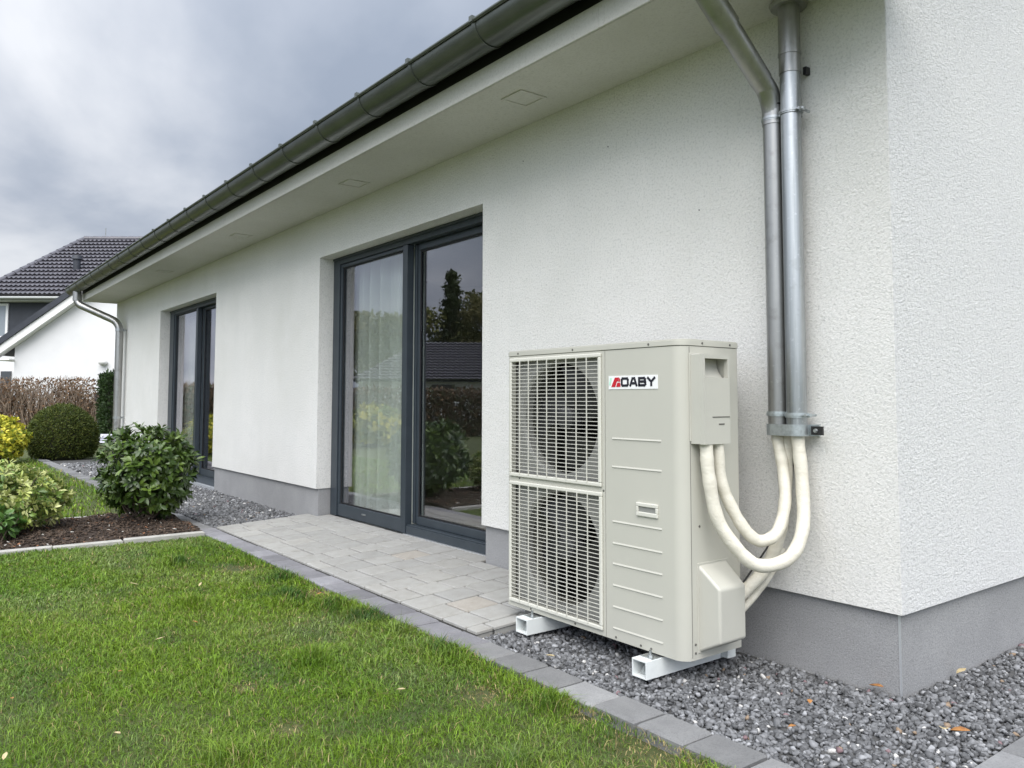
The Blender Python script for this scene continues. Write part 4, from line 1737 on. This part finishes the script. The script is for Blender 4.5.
ov = .62
uO = uL - ov
zO = zc - sl * ov
mb = MB()
rake(mb, uO, zO, uA, zA, -.02, .27, wW - .34, wW - .30)
rake(mb, uR + ov, zO, uA, zA, -.02, .27, wW - .34, wW - .30)
rake(mb, uO, zO, uA, zA, .002, .03, wW - .299, wW - .002)
rake(mb, uR + ov, zO, uA, zA, .002, .03, wW - .299, wW - .002)
poly_wall(mb, [(uO, zO - .0), (uL + .0, zO - .0), (uL + .0, zO + .05), (uO, zO + .05)], wW - .298, wW + 4.2)
mb.build('bargeboard', M['barge'], nh)
mb = MB()
rake(mb, uO - .12, zO - sl * .12, uA, zA, .275, .50, wW - .40, wW + 6.5)
rake(mb, uR + ov + .12, zO - sl * .12, uA, zA, .275, .50, wW - .40, wW + 6.5)
mb.build('wing_roof', M['slate'], nh)
# main block: slate front, eave px y=300, hip roof
wM = 31.0
zE = zpx(302, wM - .5)
uML, uMR = U(-8, wM), U(330, wM)
mb = MB()
zSL = zpx(351, wM)
poly_wall(mb, [(uML, zSL), (uMR, zSL), (uMR, zE), (uML, zE)], wM, wM + 8)
mb.build('slate_wall', M['slate'], nh)
mb = MB()
poly_wall(mb, [(uML + .05, -.1), (uMR - .05, -.1), (uMR - .05, zSL), (uML + .05, zSL)], wM + .05, wM + 7.95)
mb.build('wall', M['nwall'], nh)
# eave board and gutter
uEL, uER = uML - .5, uMR + .5
mb = MB()
poly_wall(mb, [(uEL, zE), (uER, zE), (uER, zE + .14), (uEL, zE + .14)], wM - .5, wM)
mb.build('eave_board', M['barge'], nh)
mb = MB().tube([NB_(uEL - .05, wM - .58, zE + .10), NB_(uER, wM - .58, zE + .10)], .075, 10)
mb.build('gutter', M['ngutter'], nh, smooth=50)
# tiled roof: front slope as real tile courses
wR = wM + 4.2
zR = zpx(240.5, wR)
uRL, uRR = U(80, wR), uMR - 4


def tiled(u0a, u1a, wa, za, u0b, u1b, wb, zb, courses, tile, fn=None):
    """courses of pantiles on the slope from eave line a to ridge line b"""
    V, F_ = [], []
    for c in range(courses):
        ta, tb = c / courses, (c + 1.12) / courses
        for (s0, s1) in ((ta, tb),):
            ua0, ua1 = u0a + (u0b - u0a) * s0, u1a + (u1b - u1a) * s0
            k0 = math.floor(ua0 / tile)
            k1 = math.ceil(ua1 / tile)
            cols = (k1 - k0) * 4 + 1
            base = len(V)
            for row, (s, lift) in enumerate(((s0 - .012, .13), (s0 + .018, .0), (min(s1, 1), .02))):
                uu0, uu1 = u0a + (u0b - u0a) * s, u1a + (u1b - u1a) * s
                for q_ in range(cols):
                    uu = (k0 + q_ / 4) * tile
                    uu = min(max(uu, uu0), uu1)
                    ph = q_ / 4 * 2 * PI
                    ww = wa + (wb - wa) * s
                    zz_ = za + (zb - za) * s + lift + .028 * (1 - math.cos(ph))
                    if row == 1:
                        zz_ = za + (zb - za) * s - .01
                    V.append((fn or NB_)(uu, ww, zz_))
            # rows: 0 front lip top, 1 lip bottom, 2 back
            for q_ in range(cols - 1):
                F_.append((base + q_, base + q_ + 1, base + 2 * cols + q_ + 1, base + 2 * cols + q_))
                F_.append((base + cols + q_, base + cols + q_ + 1, base + q_ + 1, base + q_))
    return V, F_


mb = MB()
V, F_ = tiled(uEL, uER, wM - .55, zE + .16, uRL, uRR, wR, zR, 16, .185)
mb.add(V, F_)
rf = mb.build('roof', M['tile'], nh, smooth=50)
mb = MB()
# other slopes under the tiles and to the sides
ea, eb, ec, ed = NB_(uEL, wM - .5, zE + .12), NB_(uER, wM - .5, zE + .12), NB_(uER, wM + 8.5, zE + .12), NB_(uEL, wM + 8.5, zE + .12)
ra, rb = NB_(uRL, wR, zR - .06), NB_(uRR, wR, zR - .06)
mb.add([ea, eb, ec, ed, ra, rb], [(1, 0, 4, 5), (3, 2, 5, 4), (0, 3, 4), (2, 1, 5)])
mb.build('roof_underlay', M['slate'], rf)


def ridge_tiles(a, b_, rr_, step, parent):
    a, b_ = Vector(a), Vector(b_)
    d = b_ - a
    n = max(2, int(d.length / step))
    mb = MB()
    for k in range(n):
        p, q_ = a + d * (k / n), a + d * ((k + 1.08) / n)
        mb.tube([p, q_], [rr_, rr_ * .82], 10)
    return mb.build('ridge_tiles', M['tile'], parent, smooth=45)


ridge_tiles(NB_(uEL, wM - .55, zE + .24), NB_(uRL, wR, zR + .06), .13, .38, rf)
ridge_tiles(NB_(uRL, wR, zR + .07), NB_(uRR, wR, zR + .07), .13, .38, rf)
# roof vent and aerial
s = .52
vp = NB_(U(73, wM + 1.4), wM + 1.4, zE + .16 + (zR - zE - .16) * 1.95 / 4.75)
mb = MB().cyl(vp, vp + Vector((0, 0, .50)), .14, .14, 10).cyl(vp + Vector((0, 0, .501)), vp + Vector((0, 0, .66)), .21, .17, 10)
mb.build('roof_vent', M['slate'], rf, smooth=40)
ap = NB_(U(101, wR), wR, zR)
MB().cyl(ap, ap + Vector((0, 0, .55)), .018, seg=6).build('aerial', M['ngutter'], rf)
# upper window at the left
wf = MB()
u0, u1, z0, z1 = U(-7, wM), U(6.5, wM), zpx(340, wM), zpx(305, wM)
ww = wM - .06
t_ = .09
for (a, b_, c, d) in ((u0, u1, z0, z0 + t_), (u0, u1, z1 - t_, z1), (u0, u0 + t_, z0 + t_, z1 - t_), (u1 - t_, u1, z0 + t_, z1 - t_)):
    poly_wall(wf, [(a, c), (b_, c), (b_, d), (a, d)], ww, wM + .02)
wo = wf.build('window', M['wframe'], nh)
poly_wall(MB(), [(u0 + t_, z0 + t_), (u1 - t_, z0 + t_), (u1 - t_, z1 - t_), (u0 + t_, z1 - t_)], ww + .02, ww + .03).build('pane', mat('grey_window_pane', (.25, .28, .31), .08, spec=.8), wo)
# ground-floor window left, behind the hedge
wf = MB()
u0, u1, z0, z1 = U(1, wM), U(11, wM), .9, zpx(373, wM)
poly_wall(wf, [(u0, z0), (u1, z0), (u1, z1), (u0, z1)], wM - .02, wM + .06)
wf.build('window', mat('dark_pane', (.05, .055, .06), .1, spec=.8), nh)
# side door at right with lintel, wall lamp
wf = MB()
u0, u1, z1 = U(101, wW), U(116, wW), zpx(375, wW)
for (a, b_, c, d) in ((u0, u1, z1 - .10, z1), (u0, u0 + .07, 0, z1 - .10), (u1 - .07, u1, 0, z1 - .10)):
    poly_wall(wf, [(a, c), (b_, c), (b_, d), (a, d)], wW - .05, wW - .001)
dr_ = wf.build('door', M['slate'], nh)
poly_wall(MB(), [(u0 + .07, 0), (u1 - .07, 0), (u1 - .07, z1 - .1), (u0 + .07, z1 - .1)], wW - .03, wW - .002).build('door_leaf', mat('olive_door', (.12, .14, .06), .5), dr_)
lp = NB_(U(104, wW), wW - .10, zpx(364, wW))
mb = MB()
bm = bmesh.new()
bmesh.ops.create_icosphere(bm, subdivisions=2, radius=.15)
mb.add([(v.co.x + lp.x, v.co.y + lp.y, v.co.z * .75 + lp.z) for v in bm.verts], [tuple(v.index for v in f_.verts) for f_ in bm.faces])
bm.free()
mb.cyl(lp, NB_(U(104, wW), wW, zpx(364, wW)), .05, seg=10)
mb.build('wall_lamp', mat('lamp_glass', (.62, .62, .60), .3), nh, smooth=60)

# small things by the far house corner
wS = 18.6
st = thing('garden_bench', 'small pale grey garden bench by the far downpipe', 'bench', tuple(NB_(U(103, wS), wS, 0)))
mb = MB()
poly_wall(mb, [(U(94.5, wS), zpx(443.0, wS)), (U(110, wS), zpx(443.0, wS)), (U(110, wS), zpx(436, wS)), (U(94.5, wS), zpx(436, wS))], wS + .36, wS + .40)
poly_wall(mb, [(U(94.5, wS), zpx(444.2, wS)), (U(110, wS), zpx(444.2, wS)), (U(110, wS), zpx(443.2, wS)), (U(94.5, wS), zpx(443.2, wS))], wS, wS + .36)
mb.build('seat', M['seat'], st, bevel=.01)
for u_ in (U(93.0, wS), U(110.0, wS)):
    MB().tube(catmull([NB_(u_ + .10, wS + .36, zpx(437, wS)), NB_(u_ + .03, wS + .15, zpx(443, wS)), NB_(u_ - .01, wS + .02, zpx(450, wS)), NB_(u_ - .02, wS, 0)]), .018, 8).build('leg', M['wframe'], st, smooth=50)
gp_ = NB_(U(95, wS + 1), wS + 1, 0)
lampp = thing('garden_light', 'tiny pale garden light on a stake right of the clipped ball', 'light', tuple(gp_))
MB().cyl(gp_, gp_ + Vector((0, 0, .40)), .012, seg=8).build('stake', M['seat'], lampp)
MB().tube([gp_ + Vector((0, 0, .40)), gp_ + Vector((0, 0, .44)), gp_ + Vector((0, 0, .53)), gp_ + Vector((0, 0, .56))], [.03, .06, .065, .02], 12).build('lamp_head', mat('lamp_head_cream', (.66, .62, .42), .5), lampp, smooth=50)
# grey screen beyond
scp = NB_(U(92, 25), 25, 0)
scr = thing('privacy_screen', 'low grey panel screen between the hedge and the white house', 'screen', tuple(scp))
poly_wall(MB(), [(U(87, 25), 0), (U(97.5, 25), 0), (U(97.5, 25), zpx(413.5, 25)), (U(87, 25), zpx(413.5, 25))], 25, 25.06).build('panel', M['binwall'], scr)
poly_wall(MB(), [(U(96.6, 25), 0), (U(99.5, 25), 0), (U(99.5, 25), zpx(395, 25)), (U(96.6, 25), zpx(395, 25))], 24.9, 25.0).build('post', M['slate'], scr)


# ------------------------------------------------------------------ across the garden (reflected in the panes)
def tree(name, label, loc, h, crown, ntip, ln, cols, seed, conifer=False):
    r = np.random.default_rng(seed)
    rr = random.Random(seed)
    t = thing(name, label, 'tree', loc, 'trees across the garden')
    L0 = Vector(loc)
    mb = MB()
    top = h * (.95 if conifer else .6)
    mb.tube([L0, L0 + Vector((.1, .05, top * .5)), L0 + Vector((.05, .15, top))], [h * .028, h * .02, h * .004 + .02], 10)
    cl = []
    nb = 46 if conifer else 26
    for k in range(nb):
        if conifer:
            f = .10 + .88 * k / nb
            a = k * 2.4
            ext = crown * (1 - f) * rr.uniform(.75, 1.1) + .15
            b_ = L0 + Vector((math.cos(a) * ext, math.sin(a) * ext, h * f - .12 * ext))
            s0 = L0 + Vector((.05, .08, h * f + .1))
        else:
            a = rr.uniform(0, 2 * PI)
            f = rr.uniform(.38, .95)
            ext = crown * math.sqrt(max(.05, 1 - ((f - .58) / .42) ** 2)) * rr.uniform(.45, .95)
            b_ = L0 + Vector((math.cos(a) * ext, math.sin(a) * ext, h * f))
            s0 = L0 + Vector((.05, .1, min(top, h * f * .75)))
        mb.tube([s0, s0 * .5 + b_ * .5 + Vector((0, 0, .1)), b_], [h * .009, h * .006, .015], 6)
        cl.append((s0, b_, ext))
    mb.build('trunk', M['bark'], t, smooth=60)
    P, Tn = [], []
    for (s0, b_, ext) in cl:
        n = int(ntip / nb)
        if conifer:
            s = r.random((n, 1)) ** .7
            p = np.array(s0) * (1 - s) + np.array(b_) * s + r.normal(0, .10 + .10 * ext, (n, 3)) * np.array([1, 1, .5])
        else:
            p = np.array(b_) + np.clip(r.normal(0, 1, (n, 3)), -1.5, 1.5) * crown * np.array([.22, .22, .17])
        P.append(p)
        c = np.array(cols[rr.randrange(len(cols))])
        Tn.append(np.repeat(c[None], n, 0) * r.uniform(.7, 1.3, (n, 1)))
    P, Tn = np.concatenate(P), np.concatenate(Tn)
    n = len(P)
    V, F_, TT = leaf_mesh(P, r.normal(size=(n, 3)) + np.array([0, 0, -.2]), r.normal(size=(n, 3)) + np.array([0, 0, .6]), ln * r.uniform(.6, 1.3, n), ln * .6 * r.uniform(.7, 1.2, n), Tn, r)
    np_mesh('crown', V, F_, 4, M['leafmatt'], t, tint=TT)
    return t


DG = [(.035, .055, .018), (.05, .07, .02), (.028, .042, .014)]
OL = [(.11, .12, .035), (.14, .145, .04), (.08, .10, .028), (.16, .145, .055)]
tree('spruce_tree', 'dark pointed spruce rising behind the rounded trees across the garden', (-44.8, -27.0, 0), 10.3, 1.9, 7000, .26, DG, 71, True)
tree('broadleaf_tree', 'rounded olive tree right behind the dark-roofed bungalow', (-46.5, -24.6, 0), 7.3, 3.0, 9000, .26, OL, 73)
tree('broadleaf_tree', 'largest rounded olive tree beside the pointed spruce', (-43.2, -29.2, 0), 8.3, 3.2, 10000, .26, OL, 75)
tree('broadleaf_tree', 'smaller olive tree at the far left end of the tree group', (-48.5, -21.0, 0), 7.0, 2.4, 7000, .26, OL, 77)
tree('broadleaf_tree', 'olive tree nearest the road end of the tree group', (-41.0, -33.5, 0), 7.8, 3.0, 7000, .26, OL, 79)

oh = thing('garden_bungalow', 'low white bungalow with a dark hipped roof across the garden', 'house', (-37, -21, 0))
dirx = Vector((.55, -.83, 0)).normalized()
diry = Vector((-.83, -.55, 0)).normalized()


def OP(u, w, z):
    p = Vector((-37, -20.5, 0)) + dirx * u + diry * w
    return (p.x, p.y, z)


mb = MB()
vs = [OP(-4, 0, 0), OP(9, 0, 0), OP(9, 6, 0), OP(-4, 6, 0), OP(-4, 0, 2.2), OP(9, 0, 2.2), OP(9, 6, 2.2), OP(-4, 6, 2.2)]
mb.add(vs, [(0, 1, 5, 4), (1, 2, 6, 5), (2, 3, 7, 6), (3, 0, 4, 7)])
mb.build('wall', M['nwall'], oh)
mb = MB()
vs = [OP(-4.4, -.6, 2.15), OP(9.5, -.6, 2.15), OP(9.5, 6.6, 2.15), OP(-4.4, 6.6, 2.15), OP(-.5, 3, 4.5), OP(6, 3, 4.5)]
mb.add(vs, [(0, 1, 5, 4), (1, 2, 5), (2, 3, 4, 5), (3, 0, 4), (3, 2, 1, 0)])
orf = mb.build('roof', M['slate'], oh)
mb = MB()
mb.add(*tiled(-4.4, 9.5, -.65, 2.20, -.5, 6, 3, 4.56, 14, .30, OP))
mb.build('roof_tiles', M['tile'], orf, smooth=50)
mb = MB()
for a in (0, 3.2, 6.2):
    mb.add([OP(a, -.02, .8), OP(a + 1.3, -.02, .8), OP(a + 1.3, -.02, 2.0), OP(a, -.02, 2.0)], [(0, 1, 2, 3)])
    mb.build('window', mat('dark_window', (.03, .035, .04), .1, spec=.8), oh) if a == 6.2 else None

# brown hedge and dark shrubs across the garden
c0 = Vector((-19.5, -11, 0))
gh = thing('garden_hedge', 'brown twiggy hedge along the far side of the garden', 'hedge', tuple(c0))
r = np.random.default_rng(83)
n = 30000
s = r.uniform(-9, 12, n)
w = r.uniform(-.35, .35, n)
dh = np.array([.50, -.866, 0])
dn = np.array([.866, .5, 0])
P = np.array(c0) + np.outer(s, dh) + np.outer(w, dn)
P[:, 2] = r.uniform(.03, 1.5, n)
T = np.array([(.13, .085, .045), (.17, .11, .06), (.09, .06, .035), (.07, .08, .03)])[r.integers(0, 4, n)] * r.uniform(.7, 1.25, (n, 1))
V, F_, TT = leaf_mesh(P, r.normal(size=(n, 3)), r.normal(size=(n, 3)), r.uniform(.09, .16, n), r.uniform(.05, .09, n), T, r)
np_mesh('foliage', V, F_, 4, M['leafmatt'], gh, tint=TT)
mb = MB()
for k in range(260):
    s0 = rr.uniform(-9, 12)
    a = c0 + Vector(dh) * s0
    mb.tube([a, a + Vector((rr.gauss(0, .1), rr.gauss(0, .1), .8)), a + Vector((rr.gauss(0, .2), rr.gauss(0, .2), 1.5))], [.02, .014, .006], 4, caps=False)
mb.build('twigs', M['twig'], gh)
whorl_bush('garden_shrub', 'yellow flowering shrub in front of the garden hedge', 'shrub', (-15.6, -5.6, 0), (.8, .8, .5), 260, 8, .14, .08, [(.40, .36, .04), (.26, .27, .04), (.12, .17, .03)], 87, M['leafmatt'], zc=.5)
whorl_bush('garden_shrub', 'dark green spreading shrub in front of the garden hedge', 'shrub', (-13.6, -9.6, 0), (1.0, 1.0, .55), 380, 8, .16, .08, [(.025, .045, .012), (.035, .06, .016)], 89, M['leafmatt'], zc=.5)

# ------------------------------------------------------------------ fallen leaves
def litter(x, y, z, L_, W_, ang, tilt, m, label, group, seed):
    rr = random.Random(seed)
    vs, fs = [], []
    ca, sa = math.cos(ang), math.sin(ang)
    prof = [(0, .05), (.25, .75), (.55, 1.0), (.8, .6), (1, .04)]
    for (t, w) in prof:
        for s in (-1, 0, 1):
            lx = (t - .5) * L_
            ly = s * W_ * .5 * w * rr.uniform(.85, 1.1)
            lz = .25 * W_ * abs(s) * w + tilt * lx + .18 * L_ * (t - .5) ** 2 + rr.uniform(-.001, .001)
            vs.append((x + lx * ca - ly * sa, y + lx * sa + ly * ca, z + lz))
    for k in range(4):
        for s in range(2):
            a = k * 3 + s
            fs.append((a, a + 1, a + 4, a + 3))
    mb = MB().add(vs, fs)
    o = mb.build('fallen_leaf', M[m], smooth=60, loc=(x, y, z))
    o.modifiers.new('thickness', 'SOLIDIFY').thickness = .0006
    return tag(o, label, 'leaf', group)


G_ = 'dry leaves lying on the gravel'
litter(.285, -.20, .036, .060, .036, .5, .15, 'litter', 'largest orange-brown dry leaf on the gravel near the right edging', G_, 1)
litter(.250, -.235, .040, .034, .030, 2.0, -.2, 'litterpale', 'pale tan leaf touching the largest orange-brown leaf', G_, 2)
litter(.02, .43, .034, .05, .026, 1.2, .3, 'litterpale', 'tan leaf on the gravel at the foot of the gable plinth', G_, 3)
litter(-.10, -.012, .034, .055, .028, .1, .1, 'litter', 'brown leaf against the plinth just left of the house corner', G_, 4)
litter(-.075, -.61, .034, .026, .022, .9, .2, 'litter', 'small round orange leaf on the gravel by the lawn edging', G_, 5)
litter(-.165, -.36, .034, .030, .020, 2.2, .2, 'litter', 'small tan-orange leaf on the gravel below the house corner', G_, 6)
litter(.40, .30, .030, .03, .02, .4, .2, 'litterpale', 'pale yellow leaf at the right edge of the gravel', G_, 7)
litter(-1.13, -.78, .034, .05, .02, .2, .1, 'litterpale', 'pale brown leaf at the edging below the fan grilles', G_, 8)
GL = 'dry leaves scattered on the lawn'
for i, (x, y) in enumerate([(-1.92, -2.679), (-2.37, -2.058), (-3.353, -1.593), (-2.557, -1.85), (-2.317, -1.409), (-1.36, -2.44), (-2.73, -1.12), (-1.38, -2.75), (-3.6, -1.9), (-2.0, -2.3), (-1.15, -1.5)]):
    litter(x, y, .040, .028 + .012 * (i % 3), .014, i * 1.3, .2, 'litterpale' if i % 3 else 'litter', 'small dry leaf lying in the grass of the lawn', GL, 20 + i)
